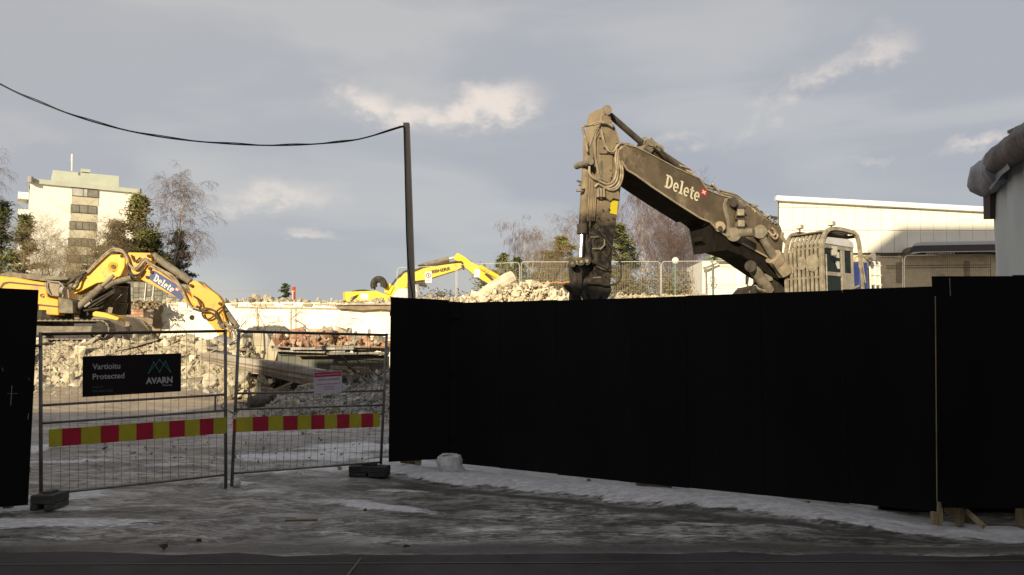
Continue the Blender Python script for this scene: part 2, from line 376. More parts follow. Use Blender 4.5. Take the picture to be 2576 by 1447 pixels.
# ================================================================== SETTING
def vnoise(x, y, seed=0):
    xi = np.floor(x).astype(np.int64); yi = np.floor(y).astype(np.int64); xf = x - xi; yf = y - yi
    def h(a, b):
        n = (a * 374761393 + b * 668265263 + seed * 974711) & 0xffffffff
        n = ((n ^ (n >> 13)) * 1274126177) & 0xffffffff; return ((n ^ (n >> 16)) & 0xffff) / 65535.0
    u = xf * xf * (3 - 2 * xf); v = yf * yf * (3 - 2 * yf)
    return (h(xi, yi) * (1 - u) + h(xi + 1, yi) * u) * (1 - v) + (h(xi, yi + 1) * (1 - u) + h(xi + 1, yi + 1) * u) * v
def fbm(x, y, o=4, seed=0):
    s = 0; a = .5; t = 0
    for i in range(o): s = s + a * vnoise(x * 2 ** i, y * 2 ** i, seed + i); t += a; a *= .5
    return s / t
def ss(a, b, t):
    t = np.clip((t - a) / (b - a), 0, 1); return t * t * (3 - 2 * t)

FA, FB = at(1165, 765, 11.95), at(2350, 722, 8.62)                 # top line of the long hoarding
FA2, FB2 = Vector((FA.x, FA.y, 0)), Vector((FB.x, FB.y, 0)); FD = (FB2 - FA2).normalized(); FN = Vector((FD.y, -FD.x, 0))
FL = (FB2 - FA2).length
def fence_sd(x, y):     # distance in front of the hoarding line (towards the street), and position along it
    rx, ry = x - FA2.x, y - FA2.y
    return rx * FN.x + ry * FN.y, rx * FD.x + ry * FD.y

def gz(x, y):
    x = np.asarray(x, float); y = np.asarray(y, float)
    base = .55 * ss(13, 26, y) + .4 * ss(28, 42, y)
    base = base + (2.4 - .95) * ss(27.6, 31.2, y) * (1 - ss(-10.5, -7.5, x)) * (1 - ss(-26, -30, x) * 0)
    base = base + 1.25 * ss(34, 40, y) * (1 - ss(-20.6, -19.4, x))
    sd, al = fence_sd(x, y)
    right = 2.2 * ss(2.0, 8.5, -sd) * ss(-1.5, 3.0, x) + 2.0 * ss(26, 38, y) * ss(-1.5, 3.0, x)
    base = np.maximum(base, right)
    terr = 4.2 * ss(42.45, 42.75, y)
    base = np.maximum(base, terr)
    base = np.where(y > 60, np.maximum(base, 4.2 + .003 * (y - 60)), base)
    return base
def gzf(x, y): return float(gz(x, y))

def axis(segs):
    out = []
    for a, b, st in segs: out += list(np.arange(a, b, st))
    return np.array(out + [segs[-1][1]])
xs = axis([(-900, -100, 80), (-100, -30, 7), (-30, -12, .6), (-12, 8, .11), (8, 30, .6), (30, 100, 7), (100, 900, 80)])
ys = axis([(-120, -4, 12), (-4, 5.6, .8), (5.6, 14, .085), (14, 22, .2), (22, 46, .5), (46, 100, 5), (100, 1400, 90)])
X, Y = np.meshgrid(xs, ys)
Zg = gz(X, Y)
sd, al = fence_sd(X, Y)
near = 1 - ss(16, 24, Y)
# rutted ice
n1 = fbm(X * .9, Y * 2.2, 4, 3); n2 = fbm(X * 4, Y * 9, 3, 9)
Zg = Zg + near * ((n1 - .5) * .07 + (n2 - .5) * .022)
Zg = Zg + (1 - near) * (fbm(X * .7, Y * .7, 4, 5) - .5) * .35 * (Y < 60)
snow = np.zeros_like(X)
def g2(px, py, rx, ry, amp, ang=0.0):
    global snow
    c = grd(px, py); dx, dy = X - c.x, Y - c.y; ca, sa = math.cos(R(ang)), math.sin(R(ang))
    p, q = (dx * ca + dy * sa) / rx, (-dx * sa + dy * ca) / ry
    snow = np.maximum(snow, amp * np.exp(-(p * p + q * q)))
# bank along the hoarding: between the fence foot and a wavering lower edge
lowpx = [(985, 1196), (1080, 1216), (1150, 1228), (1280, 1243), (1400, 1252), (1560, 1266), (1700, 1281), (1850, 1292), (2000, 1303), (2150, 1317), (2320, 1331), (2450, 1338), (2650, 1350)]
lowg = [grd(*p) for p in lowpx]
lx = np.array([p.x for p in lowg]); ly = np.array([p.y for p in lowg])
ylow = np.interp(X, lx, ly) + (fbm(X * 1.6, X * 0 + 3, 3, 21) - .5) * .22
inb = ss(-.04, .30, Y - ylow + (fbm(X * 5, Y * 9, 3, 41) - .5) * .35) * ss(-2.7, -1.9, X)
bank = inb * (1 - ss(.15, .9, -sd))
snow = np.maximum(snow, bank * 1.0)
bank_h = bank * (1 - .6 * ss(3.4, 4.9, X))
Zg = Zg + bank_h * (.03 + .085 * ss(.0, .5, Y - ylow) * ss(.02, .45, sd) + .03 * (fbm(X * 3, Y * 3, 3, 31) - .5))
g2(960, 1275, 1.0, .22, .80, -32); g2(1015, 1235, .8, .13, .55, -15)
g2(60, 1318, 1.6, .22, .85, 2); g2(170, 1248, .55, .5, .8, 0); g2(20, 1285, 1.2, .2, .9)
g2(430, 1350, .8, .15, .35, 5); g2(480, 1312, .6, .2, .5, 5)
g2(660, 1235, .55, .3, .5); g2(760, 1150, 1.7, .6, .72, 5); g2(900, 1130, 1.2, .6, .85); g2(860, 1180, .9, .25, .85); g2(700, 1190, .7, .18, .5)
g2(620, 1100, 3.0, .6, .45); g2(430, 1170, 1.2, .5, .42); g2(200, 1160, 1.2, .5, .5); g2(110, 1130, .4, 1.2, .7)
g2(600, 1215, .35, .12, .75)
g2(1400, 1300, 1.6, .13, .42, -4); g2(1800, 1318, 1.8, .13, .45, -3); g2(1150, 1305, 1.0, .14, .4); g2(2250, 1362, .9, .05, .4)
Zg = Zg + near * snow * .03 * (1 - bank)
Zg = Zg - .14 * ss(2.6, 5.0, X) * ss(7.3, 8.1, Y) * (1 - ss(10, 12, Y))
g2(900, 1340, 1.1, .2, .42, -8); g2(1300, 1335, 1.6, .14, .40, -3); g2(620, 1290, .9, .16, .40, 10); g2(150, 1350, 1.2, .1, .45, 3); g2(330, 1290, .5, .16, .35); g2(1650, 1345, 1.8, .10, .38, -3)
dark = np.zeros_like(X)                                      # soaked grit along the melting edge
dark = np.maximum(dark, np.exp(-((Y - ylow + .22) / .17) ** 2) * ss(-3.5, -2.2, X))
dark = np.maximum(dark, .85 * np.exp(-((Y - 7.38) / .30) ** 2))
def wheel(pxs, wdt, amp):
    global dark, Zg
    P_ = [grd(*p_) for p_ in pxs]; d2 = np.full_like(X, 9.0)
    for a_, b_ in zip(P_[:-1], P_[1:]):
        ex, ey = b_.x - a_.x, b_.y - a_.y; tt = np.clip(((X - a_.x) * ex + (Y - a_.y) * ey) / (ex * ex + ey * ey), 0, 1)
        d2 = np.minimum(d2, (X - a_.x - tt * ex) ** 2 + (Y - a_.y - tt * ey) ** 2)
    g = np.exp(-d2 / wdt ** 2); dark = np.maximum(dark, amp * g * (.55 + .45 * np.sin(X * 31 + Y * 27) ** 2)); Zg = Zg - .018 * g
wheel([(700, 1110), (640, 1180), (600, 1240), (500, 1300), (300, 1345), (-60, 1372)], .13, .62)
wheel([(860, 1120), (840, 1180), (830, 1240), (800, 1300), (680, 1345), (420, 1375)], .13, .6)
wheel([(905, 1230), (1000, 1262), (1200, 1300), (1500, 1325), (1900, 1345), (2400, 1368)], .12, .6)
wheel([(960, 1205), (1100, 1240), (1300, 1268), (1600, 1292), (2000, 1318), (2500, 1348)], .12, .65)
wheel([(300, 1150), (420, 1200), (520, 1250), (560, 1300), (560, 1350)], .12, .45)
site = ss(13.5, 17.5, Y)
grit = ss(17, 23, Y)
nv = X.size; nx = len(xs); ny = len(ys)
co = np.stack([X, Y, Zg], -1).reshape(-1, 3)
idx = np.arange(nv).reshape(ny, nx)
quads = np.stack([idx[:-1, :-1], idx[:-1, 1:], idx[1:, 1:], idx[1:, :-1]], -1).reshape(-1, 4)
me = bpy.data.meshes.new('ground'); me.vertices.add(nv); me.vertices.foreach_set('co', co.ravel())
me.loops.add(quads.size); me.loops.foreach_set('vertex_index', quads.ravel().astype(np.int32))
me.polygons.add(len(quads)); me.polygons.foreach_set('loop_start', np.arange(0, quads.size, 4, dtype=np.int32))
me.update(calc_edges=True)
ca = me.color_attributes.new('cover', 'FLOAT_COLOR', 'POINT')
ca.data.foreach_set('color', np.stack([snow, dark, site, grit], -1).reshape(-1).astype(np.float32))
me.polygons.foreach_set('use_smooth', np.ones(len(quads), bool))
ground = bpy.data.objects.new('ground', me); COL.objects.link(ground); structure(ground)
ground['label'] = 'icy rutted ground with patches of dirty snow'

gm = bpy.data.materials.new('icy_ground'); gm.use_nodes = True; k = NT(gm.node_tree); b = k.n['Principled BSDF']
at_ = k.node('ShaderNodeVertexColor', layer_name='cover'); sp = k.node('ShaderNodeSeparateColor'); k.l.new(at_.outputs[0], sp.inputs[0])
gp = k.node('ShaderNodeTexCoord').outputs['Object']
na = k.noise(k.scl(gp, (1, 2.6, 1)), 1.5, 8, .66, .6); nb = k.noise(k.scl(gp, (1, 3.2, 1), (4, 2, 0)), 7.0, 9, .7, .8)
nc = k.noise(k.scl(gp, (1, 1.6, 1), (9, 2, 0)), 26.0, 6, .7); nd = k.noise(k.scl(gp, (1, 2, 1), (2, 7, 0)), .55, 5, .6)
nmix = k.m('ADD', k.m('MULTIPLY', na, .42), k.m('ADD', k.m('MULTIPLY', nb, .36), k.m('MULTIPLY', nc, .22)))
ngr = k.m('ADD', k.m('MULTIPLY', na, .5), k.m('MULTIPLY', nb, .5))
ice = k.mix(k.ramp(ngr, .43, .57), (.078, .068, .058), (.35, .335, .315))
ice = k.mix(k.ramp(k.m('ADD', k.m('MULTIPLY', nb, .6), k.m('MULTIPLY', nc, .4)), .545, .61), ice, (.48, .48, .47))
sitec = k.mix(k.ramp(ngr, .42, .58), (.11, .09, .075), (.36, .33, .30))
sitec = k.mix(k.ramp(nd, .40, .62), sitec, k.mix(k.ramp(nmix, .4, .6), (.19, .165, .14), (.42, .40, .39)))
c = k.mix(sp.outputs[2], k.mix(k.m('MULTIPLY', k.ramp(nd, .44, .60), .8), ice, k.mix(k.ramp(ngr, .44, .58), (.045, .039, .034), (.16, .15, .14))), sitec)
gritc = k.mix(k.ramp(nmix, .38, .62), (.24, .18, .11), (.46, .38, .27))
c = k.mix(at_.outputs[1], c, gritc)
dk = k.ramp(k.m('ADD', sp.outputs[1], k.m('MULTIPLY', k.m('SUBTRACT', nmix, .5), 2.4)), .45, .95)
c = k.mix(dk, c, k.mix(k.ramp(nc, .4, .6), (.045, .04, .036), (.11, .10, .095)))
sn = k.ramp(k.m('ADD', sp.outputs[0], k.m('MULTIPLY', k.m('SUBTRACT', nmix, .5), 1.7)), .30, .56)
snc = k.mix(k.ramp(nb, .35, .65), (.40, .39, .40), (.66, .66, .68))
c = k.mix(sn, c, snc)
k.put(b.inputs['Base Color'], c); k.put(b.inputs['Roughness'], k.m('ADD', .52, k.m('MULTIPLY', sn, .3)))
b.inputs['Specular IOR Level'].default_value = .3
bn = k.node('ShaderNodeBump'); bn.inputs['Strength'].default_value = .55; bn.inputs['Distance'].default_value = .05
k.put(bn.inputs['Height'], nmix); k.l.new(bn.outputs[0], b.inputs['Normal'])
me.materials.append(gm)

# street asphalt with two joints
def road_y(x): return 7.10 - .01 * x + .05 * math.sin(x * .9)
rv = []; rf = []
xs2 = [-60 + i * .5 for i in range(241)]
for i, x in enumerate(xs2):
    rv += [(x, -8, .055), (x, 5.5, .055), (x, road_y(x) - .18, .052), (x, road_y(x) + .04 * math.sin(x * 7.1) + .03 * math.sin(x * 17), .018)]
for i in range(240):
    for j in range(3): a = i * 4 + j; rf.append((a, a + 4, a + 5, a + 1))
rmb = MB(); rmb.add(rv, rf); road = structure(rmb.build('road', 'asphalt', smooth=True)); road['label'] = 'dark wet asphalt street edge'
jm = MB()
for i in range(240):
    x, x2 = xs2[i], xs2[i + 1]; y0 = 6.66 + .012 * x; y1 = 6.66 + .012 * x2
    jm.add([(x, y0, .0585), (x2, y1, .0585), (x2, y1 + .022, .0585), (x, y0 + .022, .0585)], [(0, 1, 2, 3)])
jj = jm.build('joint', 'joint', road, kind='stuff')
j2 = MB(); p0 = grd(884, 1447, .0); p1 = grd(905, 1421, .0)
j2.add([(p0.x, p0.y - .5, .06), (p0.x + .02, p0.y - .5, .06), (p1.x + .02, p1.y, .06), (p1.x, p1.y, .06)], [(0, 1, 2, 3)]); j2.build('joint', 'joint', road)

# pavement seam: the strip between road and ice stays part of the ground sheet

# ================================================================== UNSEEN STREET BUILDINGS BEHIND THE CAMERA (sized for the shade they cast)
def street_block(name, label, x0, x1, y0, y1, h, mat, prof=None, floors=3, sp=3.4):
    t = thing(name, label, 'building', ((x0 + x1) / 2, y0, 0))
    mb = MB()
    pts = prof or [(x0, 0), (x1, 0), (x1, h), (x0, h)]
    mb.prism([(a, y1, z) for a, z in pts], (0, y0 - y1, 0)); mb.build('wall', mat, t)
    wm = MB().box((0, 0, 0), (1.5, .1, 1.5)).build('window', 'win', t)
    me_ = wm.data; first = True
    n = int((x1 - x0) / sp)
    for i in range(n):
        for f in range(floors):
            loc = (x0 + (i + .5) * (x1 - x0) / n, y1 + .03, 1.9 + f * 2.9)
            if first: wm.location = loc; first = False
            else: inst('window', me_, t, loc)
    return t
street_block('street_house', 'long rendered street house behind the viewer across the road', -19.5, 30, -24, -12, 13.8, 'pale_band')
street_block('street_annex', 'low rendered annex beside the long street house', -75, -19.5, -24, -12.2, 10.8, 'pale_band', floors=2)
street_block('shade_tower', 'unseen tower far behind the street, its sloping roof edge shaped to shade the hall', -13.3, 70, -80, -60, 56, 'pale_band',
             prof=[(-13.3, 0), (70, 0), (70, 56.3), (-9.8, 56.0), (-13.3, 53.4)], floors=17, sp=6)  # unseen tower added, its outline set by the shadow on the hall

# ================================================================== HOARDING
def board_run(parent, A, B, zt0, zt1, zb0, zb1, n, mat='black_ply', gap=.003, seed=1, th=.018):
    rnd = random.Random(seed); A = Vector((A[0], A[1], 0)); B = Vector((B[0], B[1], 0)); d = (B - A); L = d.length; d /= L; nn = Vector((d.y, -d.x, 0))
    if nn.y > 0: nn = -nn
    for i in range(n):
        a = i / n; b_ = (i + 1) / n; off = rnd.uniform(-.004, .004)
        p = A + d * (a * L + gap / 2); q = A + d * (b_ * L - gap / 2); dz = rnd.uniform(-.012, .012)
        zta = zt0 + (zt1 - zt0) * a + dz; ztb = zt0 + (zt1 - zt0) * b_ + dz; zba = zb0 + (zb1 - zb0) * a + dz; zbb = zb0 + (zb1 - zb0) * b_ + dz
        o_ = nn * off
        pts = [Vector((p.x, p.y, zba)) + o_, Vector((q.x, q.y, zbb)) + o_, Vector((q.x, q.y, ztb)) + o_, Vector((p.x, p.y, zta)) + o_]
        MB().prism(pts, -nn * th).build('board', mat, parent)
        if i: MB().bar(Vector((p.x, p.y, .1)) - nn * .045, Vector((p.x, p.y, zta - .04)) - nn * .045, .045, .09, up=d).build('stud', 'timber', parent)
def rails_behind(parent, A, B, zs, back=.055):
    A = Vector((A[0], A[1], 0)); B = Vector((B[0], B[1], 0)); d = (B - A).normalized(); nn = Vector((d.y, -d.x, 0))
    if nn.y > 0: nn = -nn
    for z in zs: MB().bar(A - nn * back + Vector((0, 0, z)), B - nn * back + Vector((0, 0, z)), .045, .07).build('rail', 'timber', parent)
# left stub
Ls = at(97, 730, 9.10); Ls2 = at(-420, 704, 8.35)
h1 = thing('hoarding', 'short black plywood hoarding at the left edge beside the mesh gate', 'fence', (Ls.x, Ls.y, 0))
board_run(h1, Ls2, Ls, Ls2.z, Ls.z, .02, .055, 2, seed=3)
rails_behind(h1, Ls2, Ls, (.45, 1.4, 2.35))
p = at(10, 1270, 9.0); MB().bar((p.x, p.y + .08, -.05), (p.x, p.y + .08, 2.3), .05, .1).build('post', 'timber', h1)
# scratches on the stub
scr = MB(); pl = Plane(Ls, (Ls - Ls2)); 
for a, b_ in (((30, 970), (27, 1020)), ((18, 990), (44, 990)), ((70, 950), (76, 958)), ((6, 925), (8, 935)), ((72, 1040), (70, 1055))):
    scr.bar(pl.hit(*a, .008), pl.hit(*b_, .008), .006, .002)
scr.build('scratches', 'print_grey', h1, kind='stuff')
# return piece and the long run
q0 = at(983, 748, 11.7); q1 = at(1130, 757, 12.02)
h2 = thing('hoarding', 'short angled black plywood hoarding between the mesh gate and the long run', 'fence', (q0.x, q0.y, 0))
board_run(h2, q0, q1, q0.z, q1.z, .17, .17, 2, seed=5); rails_behind(h2, q0, q1, (.5, 1.5, 2.4))
q2 = at(1162, 763, 11.98)
cp = Plane(q1, q2 - q1)
MB().prism([cp.hit(1130, 758, .02), cp.hit(1163, 760, .02), cp.hit(1163, 800, .02), cp.hit(1130, 800, .02)], (0, .03, 0)).build('cap_board', 'black_ply', h2)
h3 = thing('hoarding', 'long black plywood hoarding in front of the dusty big excavator', 'fence', (FA2.x, FA2.y, 0))
q1b = Vector((q1.x, q1.y, 0)); A3 = FA2 - FD * .28
board_run(h3, A3, FB2, FA.z + .01, FB.z, .10, .06, 7, seed=8); rails_behind(h3, A3, FB2, (.5, 1.5, 2.42))
C0 = FB2 - FN * -.02; C1 = FB2 + FD * 3.0
h4 = thing('hoarding', 'raised black plywood hoarding at the right edge below the wrapped building', 'fence', (FB2.x, FB2.y, 0))
ztop = at(2352, 695, 8.62).z; C1b = FB2 + Vector((1, -.06, 0)).normalized() * 2.6
board_run(h4, FB2 + Vector((-.035, -.03, 0)), C1b + Vector((0, -.03, 0)), ztop, ztop - .01, .13, .14, 3, seed=9); rails_behind(h4, FB2, C1b, (.5, 1.5, 2.5))
e = Plane(FB2, (1, -.06))
MB().bar(e.hit(2353, 745, .06), e.hit(2357, 1262, .06), .01, .006).build('bare_edge', 'timber', h4)
MB().bar(e.hit(2389, 700, .06), e.hit(2391, 745, .06), .008, .006).build('bare_edge', 'timber', h4)
# timber feet, braces
def foot(px, py0, py1, Yd, wpx, parent, name='post', mat='timber'):
    a = at(px, py0, Yd); b_ = at(px, py1, Yd); MB().bar(a, b_, wpx / F * Yd, .05).build(name, mat, parent)
foot(1052, 1158, 1186, 12.0, 15, h2); 
a = at(1008, 1158, 11.9); b_ = at(1050, 1163, 12.0); MB().bar(a, b_, .03, .08).build('brace', 'timber', h2)
foot(1481, 1205, 1222, 11.0, 10, h3); foot(1489, 1208, 1218, 11.05, 8, h3); foot(1590, 1220, 1236, 10.7, 14, h3)
MB().bar(at(1600, 1222, 10.6), at(1690, 1228, 10.3), .02, .07).build('brace', 'timber', h3)
MB().bar(at(1955, 1279, 9.7), at(2035, 1262, 9.8), .05, .03).build('brace', 'timber', h3)
foot(2362, 1262, 1322, 8.66, 15, h4); foot(2350, 1288, 1320, 8.62, 14, h4); foot(2414, 1262, 1322, 8.8, 21, h4); foot(2568, 1262, 1322, 8.75, 26, h4)
MB().bar(at(2430, 1285, 8.75), at(2475, 1325, 8.5), .03, .05).build('brace', 'timber', h4)
MB().bar(at(2370, 1268, 8.85), at(2440, 1310, 9.2), .04, .12).build('brace', 'timber', h4)
MB().box((at(2450, 1290, 9.5).x + .5, 9.6, .3), (3.2, .05, .9)).build('back_board', 'black_ply', h4)

# snow lumps
def lump(name, label, c, r, seed, mat='snow', cat='snow lump', sub=3, jag=.25, group=None):
    bm = bmesh.new(); bmesh.ops.create_icosphere(bm, subdivisions=sub, radius=1)
    for v in bm.verts:
        n = mnoise.fractal(v.co * 1.6 + Vector((seed, 0, 0)), 1, 2, 3); v.co = Vector((v.co.x * r[0], v.co.y * r[1], v.co.z * r[2])) * (1 + jag * n)
        v.co += Vector(c)
    m_ = bpy.data.meshes.new(name); bm.to_mesh(m_); bm.free(); m_.materials.append(M[mat])
    for p_ in m_.polygons: p_.use_smooth = True
    o = bpy.data.objects.new(name, m_); COL.objects.link(o); tag(o, label, cat, group); return o
def snow_block():
    P = [(-.20, 0), (-.19, .10), (-.235, .17), (-.21, .24), (-.15, .275), (.0, .285), (.14, .265), (.205, .25), (.225, .17), (.22, .07), (.30, .0), (.2, -.12), (-.15, -.12)]
    c = at(1128, 1187, 11.35); bm = bmesh.new()
    vs = [bm.verts.new((c.x + x * .74, c.y - .12, .09 + z * .9)) for x, z in P]; f = bm.faces.new(vs)
    r_ = bmesh.ops.extrude_face_region(bm, geom=[f])
    for v in r_['geom']:
        if isinstance(v, bmesh.types.BMVert): v.co += Vector((.03, .3, -.01))
    bmesh.ops.subdivide_edges(bm, edges=bm.edges[:], cuts=2, use_grid_fill=True)
    for v in bm.verts: v.co += Vector(mnoise.noise_vector(v.co * 9)) * .022
    bmesh.ops.recalc_face_normals(bm, faces=bm.faces[:])
    m_ = bpy.data.meshes.new('snow_block'); bm.to_mesh(m_); bm.free(); m_.materials.append(M['snow'])
    for p_ in m_.polygons: p_.use_smooth = True
    o = bpy.data.objects.new('snow_block', m_); COL.objects.link(o)
    tag(o, 'squarish block of packed snow at the foot of the black hoarding', 'snow block')
snow_block()
c = at(1690, 1228, 10.35); lump('dark_rag', 'dark crumpled rag lying under the long hoarding', (c.x, c.y, .16), (.13, .06, .045), 4, 'hose', 'rag')
for i, (px, py, s_, lb) in enumerate(((413, 1385, .045, 'dark clod lying at the asphalt edge left of centre'), (918, 1292, .03, 'small dark stone on the white snow streak'), (500, 1370, .035, 'brownish clod on the dirty ice by the road'), (1021, 1384, .03, 'dark stone by the road near the middle'))):
    c = grd(px, py); lump('clod', lb, (c.x, c.y, .03 + s_ * .3), (s_ * .75, s_ * .6, s_ * .42), i * 3.1, 'hose', 'clod', 3, 1.1, 'clods on the ice')
c = grd(757, 1322); MB().bar((c.x - .17, c.y, .05), (c.x + .17, c.y + .01, .055), .03, .02).build('wooden_slat', 'old_timber')
tag(bpy.data.objects['wooden_slat'], 'short dark wooden slat frozen into the dirty ice', 'slat')

# ================================================================== MESH GATES
z2 = Zm(2.782, 0, 780); z3 = Zm(2.782, 540, 780)
def gate(label, PL, TL, TR, BR, BL, rails, rposts, nw, grow):
    """corner pixels + plane; rails: pixel pairs; rposts: post pixel pairs"""
    t = thing('mesh_gate', label, 'gate', (PL.hit(*BL).x, PL.hit(*BL).y, 0), 'mesh gate leaves chained together')
    for a_, b_ in rposts: MB().tube([PL.hit(*a_), PL.hit(*b_)], .021, 10).build('post', 'galv', t, smooth=True)
    for a_, b_, mt, rr in rails: MB().tube([PL.hit(*a_), PL.hit(*b_)], rr, 8).build('rail', mt, t, smooth=True)
    q = [PL.hit(*TL), PL.hit(*TR), PL.hit(*BR), PL.hit(*BL)]
    wm = MB(); rnd = random.Random(3)
    for i in range(1, nw):
        u = i / nw; a_ = bil(q, u, 1); b_ = bil(q, u, 0); mid = bil(q, u + rnd.uniform(-.0015, .0015), .5) + PL.n * rnd.uniform(-.008, .008)
        wm.tube([a_, mid, b_], .0023, 4, False)
    for v in (.13, .37, .66, .90):
        wm.tube([bil(q, i / 8, v) + PL.n * (.006 + .006 * math.sin(i * 2.1 + v * 9)) for i in range(9)], .0016, 3, False)
    wm.build('wire_mesh', 'galv_dark', t, kind='stuff', fixn=False)
    return t
g1a, g1b = at(102, 840, 9.15), at(567, 832, 10.3)
PG1 = Plane(g1a, g1b - g1a)
G1 = gate('left leaf of galvanised mesh gate carrying the black security sign', PG1, (104, 840), (565, 833), (563, 1196), (106, 1243),
     [((104, 841), (566, 833), 'galv_dark', .019), ((106, 1020), (565, 993), 'galv', .015), ((106, 1065), (565, 1033), 'galv', .015), ((108, 1244), (564, 1195), 'galv', .015)],
     [((102, 836), (103, 1252)), ((567, 829), (568, 1229))], 22, 1)
g2a, g2b = at(601, 832, 10.35), at(972, 842, 11.5)
PG2 = Plane(g2a, g2b - g2a)
G2 = gate('right leaf of galvanised mesh gate carrying the small red and white notice', PG2, (603, 834), (971, 843), (957, 1163), (585, 1191),
     [((601, 834), (972, 843), 'galv_dark', .019), ((594, 990), (966, 983), 'galv', .015), ((592, 1030), (964, 1019), 'galv', .015), ((586, 1191), (958, 1163), 'galv', .015)],
     [((601, 830), (583, 1224)), ((973, 839), (958, 1168))], 22, 1)
for px in (626, 542):
    P_ = PG2 if px > 590 else PG1
    MB().tube([P_.hit(px, 992 if px > 590 else 994), P_.hit(px - 1, 1028 if px > 590 else 1034)], .012, 6).build('strut', 'galv', G2 if px > 590 else G1)
MB().bar(at(80, 870, 9.1), at(103, 872, 9.13), .008, .03).build('clamp', 'galv_dark', G1)
# warning boards
def warn(label, PL, q, xsz, cols, x0, x1):
    t = thing('warning_board', label, 'barrier board', (PL.hit(*q[3]).x, PL.hit(*q[3]).y, PL.hit(*q[3]).z), 'striped boards on the gate leaves')
    Q = [PL.hit(*p_, .026) for p_ in q]
    MB().prism([Q[0], Q[1], Q[2], Q[3]], -PL.n * .003).build('backing', 'yellow_refl', t)
    for i, cc in enumerate(cols):
        u0 = (xsz[i] - x0) / (x1 - x0); u1 = (xsz[i + 1] - x0) / (x1 - x0); g = .0012
        pts = [bil(Q, u0 + g, .995), bil(Q, u1 - g, .995), bil(Q, u1 - g, .005), bil(Q, u0 + g, .005)]
        MB().prism([p_ + PL.n * .0045 for p_ in pts], -PL.n * .0035).build('yellow_block' if cc == 'Y' else 'red_block', 'yellow_refl' if cc == 'Y' else 'red_refl', t)
    return t
warn('yellow and red striped board across the left gate leaf below the security sign', PG1, [z2(343, 855), z2(1597, 768), z2(1597, 882), z2(343, 980)],
     [343, 427, 551, 680, 803, 925, 1043, 1160, 1275, 1387, 1493, 1597], 'YRYRYRYRYRY', 343, 1597)
warn('yellow and red striped board across the right gate leaf beside the padlock', PG2, [z3(138, 770), z3(1172, 740), z3(1172, 838), z3(138, 875)],
     [138, 157, 265, 368, 468, 567, 662, 757, 848, 940, 1030, 1120, 1172], 'RYRYRYRYRYRY', 138, 1172)
# security sign
z7 = Zm(8.0375, 180, 860); z8 = Zm(10.33, 740, 900)
SP = Plane(g1a, g1b - g1a)
t = thing('security_sign', 'black security company sign with pale lettering wired to the left gate leaf', 'sign', SP.hit(*z7(230, 1170)))
q = [SP.hit(*z7(*p_), .03) for p_ in ((235, 340), (2240, 275), (2235, 1050), (230, 1170))]
MB().prism(q, -SP.n * .004).build('plate', 'sign_black', t)
q2_ = [p_ + SP.n * .0015 for p_ in q]
def sgn(txt, x0, x1, yb, yt, mat, bold=0, tilt=0):
    tl, tr, br, bl = [SP.hit(*z7(*p_), .0325) for p_ in ((x0, yt), (x1, yt - tilt), (x1, yb - tilt), (x0, yb))]
    mb = MB(); on_quad(mb, text_geo(txt, bold), [tl, tr, br, bl], (0, 0, 1, 1), SP.n, 0); mb.build('lettering', mat, t, fixn=False)
sgn('Vartioitu', 435, 1000, 610, 492, 'print_grey', .015, 20); sgn('Protected', 440, 1085, 812, 697, 'print_grey', .015, 28)
sgn('avarn.fi', 438, 645, 985, 940, 'print_dteal', .01, 8); sgn('010 620 2000', 438, 850, 1075, 1025, 'print_dteal', .01, 15)
sgn('AVARN', 1520, 2065, 905, 775, 'print_grey', .04, 26); sgn('Security', 1855, 2055, 955, 908, 'print_grey', .01, 8)
lm = MB()
L_ = lambda x, y: SP.hit(*z7(x, y), .034)
for a_, b_ in (((1575, 675), (1680, 455)), ((1575, 675), (1800, 412)), ((1680, 455), (1800, 655)), ((1800, 412), (2025, 655)), ((1800, 655), (1920, 440)), ((1920, 440), (2025, 655))):
    lm.bar(L_(*a_), L_(*b_), .006, .0012, up=SP.n)
for c_ in ((1575, 675), (1680, 455), (1800, 412), (1800, 655), (1920, 440), (2025, 655)):
    cc = L_(*c_); lm.tube([cc, cc + SP.n * .0015], .0085, 10)
lm.build('emblem', 'print_teal', t, fixn=False)
for c_ in ((255, 362), (1265, 328), (2225, 292), (255, 1150), (1265, 1083), (2222, 1035)):
    cc = SP.hit(*z7(*c_), .031); MB().tube([cc, cc + SP.n * .003], .005, 8).build('rivet', 'galv', t)
# notice
NP = PG2
t = thing('notice', 'small white notice with red header on the right gate leaf', 'notice', NP.hit(*z8(565, 1000)))
tq = [NP.hit(*z8(*p_), .03) for p_ in ((560, 440), (1300, 390), (1295, 960), (565, 1000))]
MB().prism(tq, -NP.n * .002).build('sheet', 'paper', t)
MB().prism([bil(tq, .02, .97) + NP.n * .002, bil(tq, .98, .97) + NP.n * .002, bil(tq, .98, .755) + NP.n * .002, bil(tq, .02, .755) + NP.n * .002], -NP.n * .0012).build('header', 'print_red', t)
def nt(txt, r_, mat, b=0.01):
    mb = MB(); on_quad(mb, text_geo(txt, b), tq, r_, NP.n, .0032); mb.build('lettering', mat, t, fixn=False)
nt('Rakennustyömaa & Kiinteistö', (.07, .81, .94, .90), 'paper'); nt('Olemme muuttaneet!', (.12, .60, .90, .68), 'print_pink', .02)
nt('Palvelemme uudessa osoitteessa', (.09, .40, .94, .45), 'print_pink', .02); nt('liikekeskus 2', (.36, .27, .74, .32), 'print_pink', .02); nt('040 123 4567', (.36, .155, .74, .205), 'print_pink', .02)
